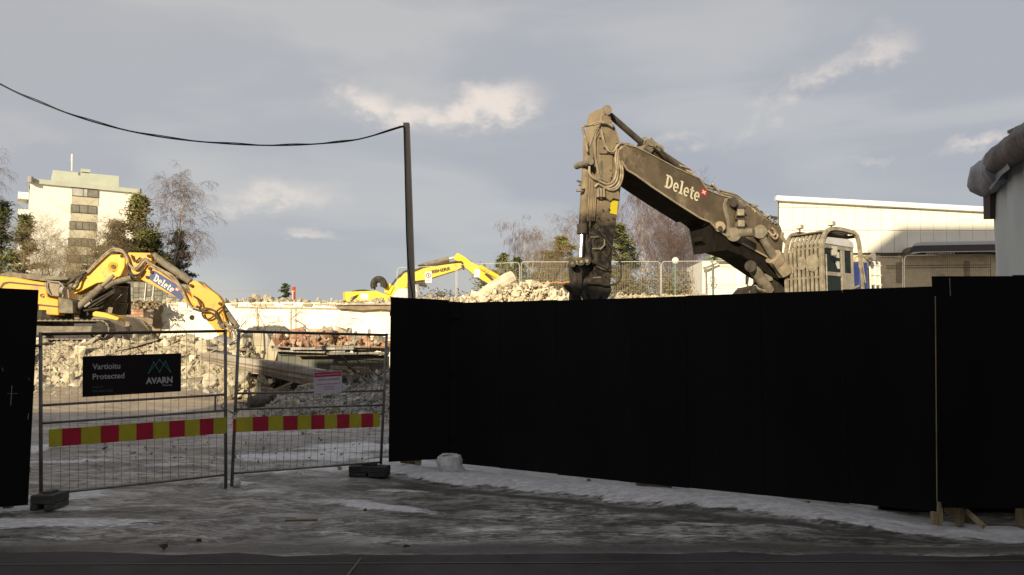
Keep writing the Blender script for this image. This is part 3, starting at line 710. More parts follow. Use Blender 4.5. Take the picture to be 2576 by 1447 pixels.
# foot blocks
def foot_block(label, P, fx, along, sx, sy, sz_, mat, group='block feet of the gate', lo=.33, lw=.34):
    t = thing('foot_block', label, 'block', P, group)
    d = Vector((along[0], along[1], 0)).normalized(); nn = Vector((d.y, -d.x, 0))
    rot = Matrix((d.to_tuple(), (-nn).to_tuple(), (0, 0, 1))).transposed().to_3x3()
    P = Vector(P)
    b_ = MB(); 
    # body with a slot through its lower front
    for sgn_ in (-1, 1): b_.box(P + d * sgn_ * sx * lo + Vector((0, 0, sz_ * .2)), (sx * lw, sy, sz_ * .4), rot)
    b_.box(P + Vector((0, 0, sz_ * .7)), (sx, sy, sz_ * .6), rot); b_.build('body', mat, t, bevel=.012)
    MB().box(P + Vector((0, 0, sz_ + .012)), (sx * .36, sy * .5, .03), rot).build('socket', mat, t, bevel=.006)
    return t
c1 = at(112, 1275, 8.95); foot_block('grey concrete foot block under the left gate post beside the hoarding', (c1.x, c1.y + .1, .035), .1, (1, -.05), .25, .34, .17, 'concrete_block')
c2 = at(930, 1190, 11.4); foot_block('dark foot block under the right end of the gate', (c2.x, c2.y, .02), .1, (1, -.18), .56, .24, .15, 'dark_block', lo=.26, lw=.47)
# snowy tufts round the middle posts
for px, py, lb in ((560, 1224, 'icy snow lump at the foot of the left leaf middle post'), (596, 1222, 'icy snow lump at the foot of the right leaf middle post')):
    c = grd(px, py); lump('snow_lump', lb, (c.x, c.y, .03), (.05, .06, .07), px, 'snow', group='snow lumps at the gate posts')
# chain + padlock
t = thing('chain', 'galvanised chain looped round both middle gate posts', 'chain', at(585, 1020, 10.25))
cp_ = smoothpath([at(566, 1012, 10.22), at(556, 1022, 10.1), at(566, 1030, 10.1), at(580, 1036, 10.15), at(590, 1040, 10.2), at(600, 1032, 10.2), at(608, 1022, 10.25), at(598, 1012, 10.4)], 4)
tor = MB(); 
ring = [(math.cos(a_ * math.pi / 5) * .016, 0, math.sin(a_ * math.pi / 5) * .010) for a_ in range(11)]; tor.tube(ring, .0035, 5, False)
lk = tor.build('link', 'galv', t); lk_me = lk.data; bpy.data.objects.remove(lk)
for i, p_ in enumerate(cp_):
    d = (cp_[min(i + 1, len(cp_) - 1)] - cp_[max(0, i - 1)]).normalized(); rq = d.to_track_quat('X', 'Z') @ Matrix.Rotation(math.pi / 2 * (i % 2), 4, 'X').to_quaternion()
    inst('link', lk_me, t, p_, rq.to_euler())
t = thing('padlock', 'small silver padlock hanging on the gate chain', 'padlock', at(589, 1050, 10.15))
c = at(589, 1050, 10.12); MB().box(c, (.055, .022, .045)).build('body', 'galv_white', t, bevel=.004)
MB().tube([c + Vector((.019 * math.cos(a_), 0, .022 + .035 * math.sin(a_))) for a_ in [math.pi * i / 8 for i in range(9)]], .004, 6).build('shackle', 'galv_white', t)

# pole and cable
pp = Plane((at(1028, 748, 12.15).x, 12.4, 0), (1, 0)); 
t = thing('pole', 'tall weathered pole behind the hoarding carrying the sagging cable', 'pole', (pp.hit(1034, 1100).x, 12.4, 0))
mb = MB(); 
for f0 in ((0,),):
    mb.prism([pp.hit(1014, 308), pp.hit(1029, 308), pp.hit(1044, 748), pp.hit(1047, 1190), pp.hit(1025, 1190), pp.hit(1026, 748)], (0, .11, 0))
mb.build('shaft', 'pole', t, bevel=.006)
MB().tube([pp.hit(1014, 318, .0) + Vector((0, .05, 0)), pp.hit(1006, 318)], .012, 6).build('hook', 'iron', t)
cab = MB(); pts = smoothpath([pp.hit(1016, 318, .03), pp.hit(900, 351, .0), pp.hit(800, 362, 0), pp.hit(690, 366, 0), pp.hit(560, 361, .0), pp.hit(400, 344, 0), pp.hit(250, 311, 0), pp.hit(120, 266, 0), pp.hit(0, 212, 0), pp.hit(-260, 70, 0)], 6)
cab.tube(pts, .012, 6).tube([p_ + Vector((0, .02, .018 + .01 * math.sin(i * .9))) for i, p_ in enumerate(pts)], .008, 5)
tag(cab.build('cable', 'cable', smooth=True), 'twin black cable sagging from the pole to the upper left', 'cable')
cd = MB().tube(smoothpath([pp.hit(1018, 320, .015), pp.hit(1019, 420, .02), pp.hit(1021, 520, .02), pp.hit(1024, 620, .02), pp.hit(1030, 690, .03), pp.hit(1040, 760, .03), pp.hit(1046, 820, .02)], 5), .011, 6)
tag(cd.build('down_cable', 'cable', smooth=True), 'black cable running down the left face of the pole', 'cable')
t = thing('pole', 'outer wooden pole beyond the left edge holding the far end of the cable', 'pole', (pts[-1].x, 12.4, 0))
MB().bar((pts[-1].x, 12.42, -.2), (pts[-1].x, 12.42, pts[-1].z + .1), .13).build('shaft', 'pole', t)
# ================================================================== RUBBLE
def chunk_mesh(name, seed, mat, flat=1.0, elong=1.0, n=12):
    rnd = random.Random(seed); bm = bmesh.new()
    for i in range(n):
        p_ = Vector([rnd.uniform(-1, 1) for _ in range(3)]); m_ = max(abs(c_) for c_ in p_); p_ /= m_ ** .75
        bm.verts.new((p_.x * .5 * elong, p_.y * .5, p_.z * .5 * flat))
    r_ = bmesh.ops.convex_hull(bm, input=bm.verts[:]); bmesh.ops.delete(bm, geom=[v for v in r_['geom_interior'] if isinstance(v, bmesh.types.BMVert)], context='VERTS')
    me_ = bpy.data.meshes.new(name); bm.to_mesh(me_); bm.free(); me_.materials.append(M[mat]); return me_
CH = {m_: [chunk_mesh('chunk', i * 7 + 1, m_, random.Random(i).uniform(.35, .9), random.Random(i + 50).uniform(.9, 1.8)) for i in range(9)] for m_ in ('concrete', 'concrete_pale', 'concrete_lt', 'concrete_gr', 'brick')}
def pile(name, label, cat, pos, nbig, smin, smax, mats, nsmall, s2min, s2max, smat, seed, partname='chunk', lift=.1, bare=None):
    """pos(rnd) -> surface point"""
    rnd = random.Random(seed); c = pos(rnd); t = thing(name, label, cat, c)
    for i in range(nbig):
        p_ = pos(rnd); s_ = smin + (smax - smin) * rnd.random() ** 1.8; mt = rnd.choice(mats)
        inst(partname, rnd.choice(CH[mt]), t, p_ + Vector((0, 0, s_ * lift)), (rnd.uniform(0, 6.3), rnd.uniform(0, 6.3), rnd.uniform(0, 6.3)), (s_, s_, s_))
    if nsmall:
        protos = [([v.co.copy() for v in me_.vertices], [tuple(p_.vertices) for p_ in me_.polygons]) for me_ in CH['concrete'][:6]]
        mb = MB()
        for i in range(nsmall):
            p_ = pos(rnd); s_ = rnd.uniform(s2min, s2max); rm = Matrix.Rotation(rnd.uniform(0, 6.3), 3, 'X') @ Matrix.Rotation(rnd.uniform(0, 6.3), 3, 'Z')
            vs, fs = rnd.choice(protos); mb.add([rm @ (v * s_) + p_ for v in vs], fs)
        mb.build('small_rubble', smat, t, kind='stuff', fixn=False)
    return t
def mound(name, mat, parent, x0, x1, y0, y1, hf, nx_=40, ny_=20, seed=0, rough=.12):
    mb = MB(); vs = []; fs = []
    for j in range(ny_ + 1):
        for i in range(nx_ + 1):
            x = x0 + (x1 - x0) * i / nx_; y = y0 + (y1 - y0) * j / ny_; z = hf(x, y)
            vs.append((x, y, z + (mnoise.fractal(Vector((x * 1.4, y * 1.4, seed)), 1, 2, 4)) * rough - .03))
    for j in range(ny_):
        for i in range(nx_): a_ = j * (nx_ + 1) + i; fs.append((a_, a_ + 1, a_ + nx_ + 2, a_ + nx_ + 1))
    mb.add(vs, fs); return mb.build(name, mat, parent, fixn=False, kind='stuff')
def tri(r_): return (r_.random() + r_.random()) / 2

def pos_left(r_):
    x = r_.uniform(-20.5, -8.6); y = r_.uniform(27.4, 31.4) if r_.random() < .85 else r_.uniform(31, 33)
    if x > -10.5: y = r_.uniform(27.0, 30.0)
    return Vector((x, y, gzf(x, y)))
lp = pile('rubble_pile', 'long bank of broken concrete chunks in front of the orange-yellow excavator', 'rubble', pos_left, 300, .22, .50, ['concrete', 'concrete_lt', 'concrete_lt', 'concrete_pale'], 9500, .08, .24, 'concrete_lt', 11)
rnd = random.Random(77)
for i in range(22):
    p_ = pos_left(rnd); s_ = rnd.uniform(.7, 1.5)
    inst('slab_piece', rnd.choice(CH[rnd.choice(['concrete', 'concrete_lt', 'concrete_gr'])]), lp, p_ + Vector((0, 0, .1)), (rnd.uniform(-.6, .6), rnd.uniform(-.5, .5), rnd.uniform(0, 6.3)), (s_ * 1.1, s_ * .7, s_ * .22))
for i in range(12):
    p_ = pos_left(rnd) + Vector((0, -.1, .12)); a_ = rnd.gauss(0, .5); d_ = Vector((math.cos(a_), rnd.uniform(-.5, .5), math.sin(a_))).normalized() * rnd.uniform(.4, 1.1)
    MB().bar(p_ - d_, p_ + d_, rnd.uniform(.05, .14), rnd.uniform(.03, .08)).build('plank', rnd.choice(['old_timber', 'timber', 'iron']), lp)
for i in range(24):
    p_ = pos_left(rnd); pts_ = [p_]; d_ = Vector((rnd.uniform(-1, 1), rnd.uniform(-.6, .1), rnd.uniform(.1, 1)))
    for j in range(4): d_ = (d_ + Vector((rnd.gauss(0, .5), rnd.gauss(0, .3), rnd.gauss(-.15, .4)))).normalized(); pts_.append(pts_[-1] + d_ * rnd.uniform(.15, .4))
    MB().tube(smoothpath(pts_, 3), .016, 4).build('rod', 'rust', lp)
pile('rubble_scatter', 'loose stones scattered on the sunlit ground before the rubble bank', 'rubble', lambda r_: (lambda x, y: Vector((x, y, gzf(x, y))))(r_.uniform(-17, -4), 21 + 7 * r_.random() ** .5),
     60, .10, .26, ['concrete', 'concrete_gr'], 700, .03, .09, 'concrete_gr', 12)

def pos_near(r_):
    y = 11.5 + 8 * r_.random(); x = r_.uniform(-.55, -.16) * y; return Vector((x, y, gzf(x, y) + .03))
pile('rubble_scatter', 'few small stones on the shaded icy ground just behind the gate', 'rubble', pos_near, 14, .05, .12, ['concrete_gr'], 160, .015, .045, 'concrete_gr', 13)

# gravel heap right of the gate
def hg(x, y):
    d = max(0, 1 - ((x + 3.2) / 3.2) ** 2 * (1 if x < -3.2 else .15)); yy = min(1, max(0, (y - 18.0) / 3.2)); return gzf(x, y) + .62 * math.sqrt(d) * (yy ** .8)
def pos_g(r_):
    x = r_.uniform(-6.2, -1.0); y = 18.0 + 4.0 * r_.random(); return Vector((x, y, hg(x, y)))
gt = pile('gravel_heap', 'shaded heap of grey crushed concrete behind the right gate leaf', 'rubble', pos_g, 200, .10, .26, ['concrete_gr', 'concrete_gr', 'concrete'], 6500, .03, .10, 'concrete_gr', 14)
mound('fill', 'dirt', gt, -6.6, -.6, 17.6, 23, hg, seed=4, rough=.05)
# the big leaning beam
BPl = Plane(at(700, 930, 22.5), (1, -.12))
t = thing('concrete_beam', 'long grey fallen beam sloping down to the right behind the small notice', 'beam', BPl.hit(840, 960))
P = [BPl.hit(*p_) for p_ in ((500, 889), (540, 887), (600, 899), (690, 910), (800, 930), (880, 948), (900, 968), (850, 985), (790, 975), (700, 953), (640, 938), (560, 922), (505, 906))]
MB().prism(P, -BPl.n * .5).build('body', 'beam_conc', t, bevel=.03)
Q = [BPl.hit(*p_, .01) for p_ in ((600, 899), (690, 910), (800, 930), (880, 948), (790, 940), (640, 920), (540, 903), (500, 892))]
for i, (a_, b_) in enumerate((((505, 897), (880, 961)), ((520, 905), (850, 972)), ((600, 926), (800, 965)))):
    mbx = MB(); mbx.bar(BPl.hit(*a_, .012), BPl.hit(*b_, .012), .03, .05, up=BPl.n); mbx.build('crack_ridge', 'old_timber', t)
pile('rubble_pile', 'pale broken stones wedged under the left part of the grey beam', 'rubble', lambda r_: BPl.hit(r_.uniform(560, 690), r_.uniform(950, 1000), r_.uniform(-.6, .2)), 45, .2, .55, ['concrete', 'concrete_lt'], 200, .05, .15, 'concrete', 15)
# dark void under the slab: green painted slab face on edge
GP = Plane(at(830, 900, 25.2), (1, -.05))
t = thing('painted_slab', 'dark green-grey painted concrete slab standing on edge behind the beam', 'slab', GP.hit(830, 940))
MB().prism([GP.hit(*p_) for p_ in ((698, 884), (760, 882), (830, 886), (905, 890), (975, 896), (975, 960), (850, 960), (700, 950))], -GP.n * .3).build('face', 'slab_green', t, bevel=.02)
MB().prism([GP.hit(*p_, .10) for p_ in ((700, 886), (790, 885), (900, 893), (975, 899), (975, 909), (900, 904), (790, 896), (702, 894))], -GP.n * .12).build('ledge', 'slab_green', t, bevel=.02)
# pancaked sheets on its top edge
rnd = random.Random(5); st_ = thing('sheet_stack', 'broken thin sheets stacked on the top edge of the green-grey slab', 'sheets', GP.hit(830, 875))
for k_ in range(12):
    x0 = rnd.uniform(690, 860); x1 = x0 + rnd.uniform(70, 160); y = 868 + k_ * 2.4 + rnd.uniform(-2, 2); 
    a_ = GP.hit(x0, y, rnd.uniform(.1, .4)); b_ = GP.hit(min(x1, 975), y + rnd.uniform(-3, 7), rnd.uniform(.1, .4))
    o = MB().bar(a_, b_, rnd.uniform(.3, .7), rnd.uniform(.03, .07)).build('sheet', 'old_timber' if k_ % 2 else 'concrete_gr', st_)
def pos_b(r_):
    px = r_.uniform(700, 975); top = np.interp(px, [700, 740, 780, 830, 860, 900, 940, 975], [868, 852, 842, 846, 846, 858, 862, 860]); return GP.hit(px, r_.uniform(top, 880), r_.uniform(-1.4, .1))
pile('brick_rubble', 'reddish brick rubble on top of the green-grey slab', 'rubble', pos_b, 120, .2, .55, ['brick', 'brick', 'concrete_lt', 'concrete'], 700, .06, .18, 'brick', 16)
# grey mess right of the notice: timbers, bent rods
def junk(n, region, label, cat, name, group, seed, lmin, lmax, th, mat, PLN, depth=1.2):
    rnd = random.Random(seed); tj = thing(name, label, cat, PLN.hit((region[0] + region[2]) / 2, region[3]))
    for i in range(n):
        px = rnd.uniform(region[0], region[2]); py = rnd.uniform(region[1], region[3]); c = PLN.hit(px, py, rnd.uniform(-depth, depth * .3))
        a_ = rnd.gauss(0, .35); L = rnd.uniform(lmin, lmax); d = Vector((math.cos(a_), rnd.uniform(-.5, .5), math.sin(a_))).normalized() * L / 2
        o = MB().bar(c - d, c + d, th * rnd.uniform(.6, 1.5), th * rnd.uniform(.4, 1)).build('plank', mat, tj)
HP = Plane(at(900, 960, 21.2), (1, -.05))
junk(16, (850, 925, 975, 975), 'splintered planks tangled in the grey debris right of the notice', 'planks', 'plank_heap', 'planks in the debris', 21, .6, 1.6, .12, 'old_timber', HP)
junk(14, (620, 985, 790, 1030), 'splintered planks in the dark debris left of the notice', 'planks', 'plank_heap', 'planks under the beam', 22, .6, 1.7, .12, 'old_timber', HP, .8)
pile('rubble_pile', 'grey broken slabs and stones right of the notice below the green-grey slab', 'rubble', lambda r_: HP.hit(r_.uniform(850, 990), r_.uniform(948, 988), r_.uniform(-1.5, .3)), 60, .18, .45, ['concrete_gr', 'concrete'], 500, .05, .15, 'concrete_gr', 17)
MB().bar(HP.hit(648, 1000, .3), HP.hit(735, 962, .1), .10, .06).build('leaning_plank', 'timber'); tag(bpy.data.objects['leaning_plank'], 'pale plank leaning up against the underside of the beam', 'plank')
a_ = HP.hit(728, 1040, .5); b_ = HP.hit(800, 985, .3); o = MB().bar(a_, b_, .32, .22).build('insulation_slab', 'timber'); tag(o, 'yellowish insulation slab lying in the debris left of the notice', 'insulation')
a_ = HP.hit(770, 1035, .7); b_ = HP.hit(830, 985, .5); o = MB().bar(a_, b_, .2, .15).build('insulation_slab', 'timber'); tag(o, 'narrower yellowish insulation strip in front of the wider slab', 'insulation')
lump('black_sack', 'black sack lying in the debris behind the gate posts', HP.hit(650, 1012, .5), (.36, .25, .2), 3, 'hose', 'sack')
# near-black sheet painted in for the shade of the hollow under the beam
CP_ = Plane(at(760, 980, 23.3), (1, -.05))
t = thing('hollow_shade_sheet', 'near-black sheet for the shade in the hollow under the grey beam', 'slab', CP_.hit(760, 1010))
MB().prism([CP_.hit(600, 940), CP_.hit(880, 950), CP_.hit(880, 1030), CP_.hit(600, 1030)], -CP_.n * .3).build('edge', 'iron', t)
# rods
def rods(n, region, PLN, seed, parent_label, mat='rust', lo=.3, hi=.9, r=.012, name='bent_rods', up=True):
    rnd = random.Random(seed); t = thing(name, parent_label, 'rebar', PLN.hit((region[0] + region[2]) / 2, region[3]))
    for i in range(n):
        c = PLN.hit(rnd.uniform(region[0], region[2]), rnd.uniform(region[1], region[3]), rnd.uniform(.02, .25)); pts_ = [c]; d = Vector((rnd.uniform(-1, 1), rnd.uniform(-.4, .2), rnd.uniform(-.2, 1) if up else rnd.uniform(-1, .3)))
        L = rnd.uniform(lo, hi)
        for j in range(4): d = (d + Vector((rnd.gauss(0, .5), rnd.gauss(0, .3), rnd.gauss(0, .5)))).normalized(); pts_.append(pts_[-1] + d * L / 4)
        MB().tube(smoothpath(pts_, 3), r, 4).build('rod', mat, t)
rods(9, (880, 915, 975, 985), HP, 31, 'bent dark rods sticking out of the grey debris right of the notice', lo=.5, hi=1.3, r=.02)
# pale columns
CPl = Plane(at(670, 880, 26.0), (1, 0))
t = thing('concrete_column', 'pale upright stub of a concrete column behind the gate right of the posts', 'column', CPl.hit(650, 905))
MB().prism([CPl.hit(*p_) for p_ in ((636, 838), (662, 836), (664, 880), (660, 910), (636, 908))], -CPl.n * .4).build('shaft', 'concrete_lt', t, bevel=.02)
MB().prism([CPl.hit(*p_, -.1) for p_ in ((662, 836), (674, 842), (680, 858), (672, 908), (660, 910))], -CPl.n * .4).build('broken_edge', 'concrete_gr', t, bevel=.03)
t = thing('concrete_column', 'pale tilted slab piece leaning beside the column stub', 'column', CPl.hit(690, 910))
MB().prism([CPl.hit(*p_, .3) for p_ in ((688, 838), (694, 832), (706, 852), (700, 880), (692, 910), (664, 908), (672, 880))], -CPl.n * .35).build('shaft', 'concrete_lt', t, bevel=.02)
MB().prism([CPl.hit(*p_, .312) for p_ in ((681, 873), (686, 869), (690, 873), (686, 878))], -CPl.n * .02).build('hole', 'iron', t)
pile('rubble_pile', 'heap of pale stones right of the digging stick tip', 'rubble', lambda r_: CPl.hit(r_.uniform(596, 640), r_.uniform(868, 912), r_.uniform(-1.0, .4)), 40, .2, .5, ['concrete_lt', 'concrete'], 200, .05, .15, 'concrete', 18)

# ================================================================== WHITE BASEMENT WALL
WY = 42.0; WP = Plane((0, WY, 0), (1, 0))
t = thing('basement_wall', 'long white exposed basement wall with ragged broken top behind the pit', 'wall', (-10, WY, 1))
rnd = random.Random(9); top = []
px = 392
while px < 1300:
    top.append((px, 762 + rnd.gauss(0, 1.3) + (6 * math.exp(-((px - 390) / 20) ** 2)) + (-2 if 600 < px < 760 else 0))); px += rnd.uniform(7, 22)
outl = [WP.hit(px, 900) for px in (392,)] + [WP.hit(*p_) for p_ in top] + [WP.hit(1300, 900)]
outl[0].z = .5; outl[-1].z = .5
MB().prism(outl, (0, .4, 0)).build('wall_face', 'wall_white', t)
# thick dirty band along the top and vertical darker strip
def band(pts_, off, th, mat, name):
    MB().prism([WP.hit(*p_, off) for p_ in pts_], (0, th, 0)).build(name, mat, t)
band([(388, 764), (404, 764), (410, 776), (403, 792), (407, 815), (398, 845), (380, 850), (385, 800)], .12, .11, 'dirt', 'broken_edge')
for i in range(26):
    px = 400 + i * 22.6 + rnd.uniform(-5, 5); hh = rnd.uniform(4, 13)
    band([(px, 764), (px + rnd.uniform(18, 28), 763), (px + rnd.uniform(16, 24), 764 + hh), (px + rnd.uniform(0, 6), 764 + hh * rnd.uniform(.5, 1))], rnd.uniform(.03, .10), .03, rnd.choice(['concrete_lt', 'concrete', 'wall_white']), 'spalled_edge')
band([(590, 771), (980, 777), (980, 781), (590, 775)], .05, .05, 'concrete_lt', 'ledge'); band([(606, 843), (1000, 848), (1000, 850.5), (606, 845.5)], .12, .11, 'beige', 'pipe'); band([(700, 837), (1000, 840), (1000, 841.6), (700, 838.6)], .10, .09, 'galv_white', 'pipe')
band([(641, 772), (646, 772), (652, 848), (647, 848)], .07, .06, 'concrete_lt', 'pilaster')
for px in (730, 742): band([(px, 778), (px + 3, 778), (px + 3, 843), (px, 843)], .04, .03, 'concrete_lt', 'pilaster')
MB().tube([WP.hit(483, 799, .01), WP.hit(483, 799, .05)], .14, 12).build('pipe_hole', 'iron', t)
for (a_, b_) in (((742, 804), (765, 818)), ((765, 818), (763, 848)), ((765, 822), (790, 840)), ((745, 838), (757, 830)), ((800, 836), (815, 843)), ((928, 828), (926, 845))):
    MB().tube([WP.hit(*a_, .15), WP.hit(*b_, .15)], .03, 5).build('bent_bar', 'dusty', t)
rods(22, (600, 775, 700, 840), WP, 41, 'thin bent rods hanging over the left part of the white wall', 'concrete', .6, 1.8, .013, up=False)
rods(14, (395, 775, 450, 840), WP, 42, 'thin bent rods at the broken left end of the white wall', 'dusty', .5, 1.4, .016, up=False)
rods(12, (700, 778, 960, 840), WP, 43, 'sparse wires hanging down the right part of the white wall', 'concrete', .5, 1.4, .012, up=False)
# slab edge near the far excavator
o = thing('floor_slab', 'brown ragged floor slab edge on the white wall below the far excavator', 'slab', WP.hit(900, 780))
P = [(842, 770), (846, 764), (880, 767), (930, 765), (985, 767), (1100, 768), (1100, 780), (985, 780), (950, 778), (905, 781), (870, 777), (850, 777)]
MB().prism([WP.hit(*p_, .35) for p_ in P], (0, .33, 0)).build('edge', 'dirt', o); 
MB().prism([WP.hit(*p_, .5) for p_ in ((845, 764), (890, 762), (985, 763), (985, 767), (900, 767), (846, 768))], (0, .45, 0)).build('top_layer', 'concrete_gr', o)
def pos_top(r_):
    px = r_.uniform(395, 990); return WP.hit(px, 762 + r_.uniform(-4, 2) + (-3 if 600 < px < 760 else 0), r_.uniform(-.5, -.05))
pile('wall_rubble', 'crumbs of broken concrete lying along the top of the white wall', 'rubble', pos_top, 90, .12, .42, ['concrete_lt', 'concrete'], 600, .04, .14, 'concrete_lt', 51)
# brown fill bank left of the wall
def pos_bank(r_):
    px = r_.uniform(318, 390); y = r_.uniform(34, 40.5); x = at(px, 800, y).x; return Vector((x, y, gzf(x, y)))
pile('rubble_bank', 'brownish bank of fill between the excavator and the white wall', 'rubble', pos_bank, 110, .15, .6, ['concrete', 'concrete'], 900, .05, .2, 'dirt', 52)
BB = Plane((0, 40.2, 0), (1, 0))
t = thing('brick_stub', 'brown stub of a brick wall behind the cab guard bars', 'wall', BB.hit(345, 800))
for i, x in enumerate((325, 337, 349)):
    for j in range(3): MB().prism([BB.hit(x, 776 + j * 7.6), BB.hit(x + 11.5, 776 + j * 7.6), BB.hit(x + 11.5, 783 + j * 7.6), BB.hit(x, 783 + j * 7.6)], (0, .4, 0)).build('brick', 'brick', t)
pile('wall_rubble', 'brown rubble topping the brick stub and the wall end', 'rubble', lambda r_: BB.hit(r_.uniform(318, 396), r_.uniform(757, 777), r_.uniform(-1.2, .1)), 50, .12, .38, ['concrete', 'concrete_lt'], 400, .05, .15, 'dirt', 53)

# ================================================================== EXCAVATORS
def hull(parent, name, mat, PL, pts_, off, th, bevel=.02, smooth=False):
    return MB().prism([PL.hit(*p_, off) for p_ in pts_], -PL.n * th).build(name, mat, parent, bevel=bevel)
def cyl(parent, name, mat, a_, b_, r, n=14): return MB().tube([a_, b_], r, n).build(name, mat, parent, smooth=False, bevel=0)
def hoses(parent, PL, lines, mat, r, off=.06, n=6, name='hose'):
    for l_ in lines: MB().tube(smoothpath([PL.hit(*p_[:2], off + (p_[2] if len(p_) > 2 else 0)) for p_ in l_], 5), r, n).build(name, mat, parent, smooth=True)
def track(parent, p, d, L, r, wdt, mat='dusty', pads=44):
    """stadium shaped crawler: pads as separate parts"""
    d = Vector((d[0], d[1], 0)).normalized(); s_ = Vector((d.y, -d.x, 0)); p = Vector(p); rot0 = Matrix((d, -s_, Vector((0, 0, 1)))).transposed()
    per = 2 * L + 2 * math.pi * r; me_ = None
    for i in range(pads):
        u = per * i / pads
        if u < L: q_ = (u - L / 2, r); a_ = 0
        elif u < L + math.pi * r: t_ = (u - L) / r; q_ = (L / 2 + r * math.sin(t_), r * math.cos(t_)); a_ = t_
        elif u < 2 * L + math.pi * r: q_ = (L / 2 - (u - L - math.pi * r), -r); a_ = math.pi
        else: t_ = (u - 2 * L - math.pi * r) / r; q_ = (-L / 2 - r * math.sin(t_), -r * math.cos(t_)); a_ = math.pi + t_
        if me_ is None:
            o_ = MB().box((0, 0, 0), (per / pads * .92, wdt, .05)).box((0, 0, .04), (.03, wdt, .05)).build('track_pad', mat, parent); me_ = o_.data; bpy.data.objects.remove(o_)
        c = p + d * q_[0] + Vector((0, 0, r + q_[1]))
        rr = rot0.to_4x4() @ Matrix.Rotation(a_, 4, 'Y')
        inst('track_pad', me_, parent, c, rr.to_euler())
    MB().bar(p - d * L / 2 + Vector((0, 0, r)), p + d * L / 2 + Vector((0, 0, r)), wdt * .6, r * .8).build('track_frame', mat, parent)
    for sg in (-1, 1):
        c = p + d * sg * L / 2 + Vector((0, 0, r)); MB().tube([c - s_ * wdt * .42, c + s_ * wdt * .42], r * .86, 16).build('sprocket', 'iron', parent)

# ---- orange-yellow excavator (left)
E1 = Plane(at(200, 760, 33.0), (1, .06)); z5 = Zm(4.823, 200, 600); z4 = Zm(5.167, 0, 600)
t = thing('excavator', 'orange-yellow excavator digging down on the left behind the rubble bank', 'excavator', E1.hit(130, 845))
def zz(f, l_): return [f(*p_) for p_ in l_]
body = [(-60, 706), (0, 694), (40, 698), (80, 706), (113, 711), (121, 748), (147, 754), (148, 794), (100, 791), (-60, 786)]
hull(t, 'engine_house', 'orange', E1, body, .9, 2.6, .05)
hull(t, 'side_stripe', 'stripe', E1, zz(z4, [(0, 650), (40, 595), (120, 582), (585, 632), (588, 650), (120, 605), (60, 620), (20, 670), (0, 690)]), .915, .02, 0)
hull(t, 'side_stripe', 'stripe', E1, zz(z4, [(0, 830), (520, 878), (765, 905), (765, 925), (520, 900), (0, 850)]), .915, .02, 0)
q = [E1.hit(*p_, .93) for p_ in (z4(522, 738), z4(578, 744), z4(576, 796), z4(520, 790))]; mb = MB(); on_quad(mb, text_geo('G', .04), q, (0, 0, 1, 1), E1.n, 0); mb.build('lettering', 'stripe', t, fixn=False)
hull(t, 'roof_panel', 'dusty', E1, zz(z4, [(0, 480), (60, 470), (90, 445), (230, 470), (420, 485), (700, 515), (880, 530), (890, 560), (760, 565), (640, 560), (600, 580), (300, 545), (0, 505)]), .6, 1.8, .03)
hull(t, 'front_box', 'dusty', E1, zz(z4, [(760, 790), (900, 815), (950, 840), (955, 1000), (770, 995)]), .95, 2.4, .03)
hull(t, 'side_window', 'dust_tan', E1, zz(z4, [(600, 590), (760, 590), (800, 610), (770, 690), (770, 780), (660, 770), (630, 740)]), .93, .5, .03)
MB().tube([E1.hit(*z4(800, 690), 1.1), E1.hit(*z4(840, 700), 1.1)], .16, 10).build('lamp', 'lamp_grey', t)
for l_ in ([(620, 575), (700, 585), (770, 590), (830, 640)], [(820, 650), (830, 720), (820, 790)], [(890, 690), (900, 800)], [(600, 590), (600, 650), (640, 740)]):
    MB().tube([E1.hit(*z4(*p_), 1.05) for p_ in l_], .03, 6).build('handrail', 'lamp_grey', t)
hull(t, 'counterweight', 'orange', E1, [(-150, 712), (-60, 706), (-60, 788), (-150, 790)], .9, 2.6, .1)
# boom
hull(t, 'lower_boom', 'yellow', E1, zz(z5, [(-60, 640), (-40, 600), (20, 540), (110, 440), (345, 213), (525, 213), (562, 270), (556, 370), (510, 470), (420, 535), (215, 565), (0, 675), (-60, 700)]), .32, .64, .03)
hull(t, 'upper_boom', 'orange', E1, zz(z5, [(570, 210), (610, 188), (870, 192), (887, 290), (850, 350), (1000, 430), (1230, 600), (1340, 700), (1490, 850), (1400, 862), (1250, 775), (740, 512), (655, 520), (600, 440), (560, 300)]), .27, .54, .03)
hull(t, 'gusset', 'orange', E1, zz(z5, [(1385, 700), (1430, 740), (1480, 850), (1440, 870), (1370, 800)]), .30, .60, .02)
cyl(t, 'pin', 'yellow', E1.hit(*z5(415, 362), .40), E1.hit(*z5(415, 362), -.4), .20)
cyl(t, 'pin', 'dusty', E1.hit(*z5(415, 362), .43), E1.hit(*z5(415, 362), .39), .09)
for p_ in ((522, 235), (848, 232), (862, 385), (885, 430), (830, 490), (1365, 592), (1445, 855), (1718, 812), (640, 505)): cyl(t, 'pin', 'stripe', E1.hit(*z5(*p_), .36), E1.hit(*z5(*p_), -.36), .07, 10)
hull(t, 'sign_plate', 'blue_sign', E1, zz(z5, [(895, 410), (930, 415), (1235, 605), (1282, 730), (1250, 776), (860, 520), (852, 490)]), .29, .02, 0)
q = [E1.hit(*z5(*p_), .296) for p_ in ((938, 452), (1215, 640), (1160, 700), (905, 530))]; logo(t, q, E1.n, .002, 'white_print')
hull(t, 'stick', 'orange', E1, zz(z5, [(1338, 600), (1345, 560), (1400, 532), (1490, 545), (1600, 640), (1700, 715), (1752, 790), (1742, 860), (1800, 1040), (1835, 1150), (1840, 1400), (1790, 1450), (1765, 1290), (1690, 1170), (1560, 1020), (1475, 900), (1400, 800)]), .22, .44, .03)
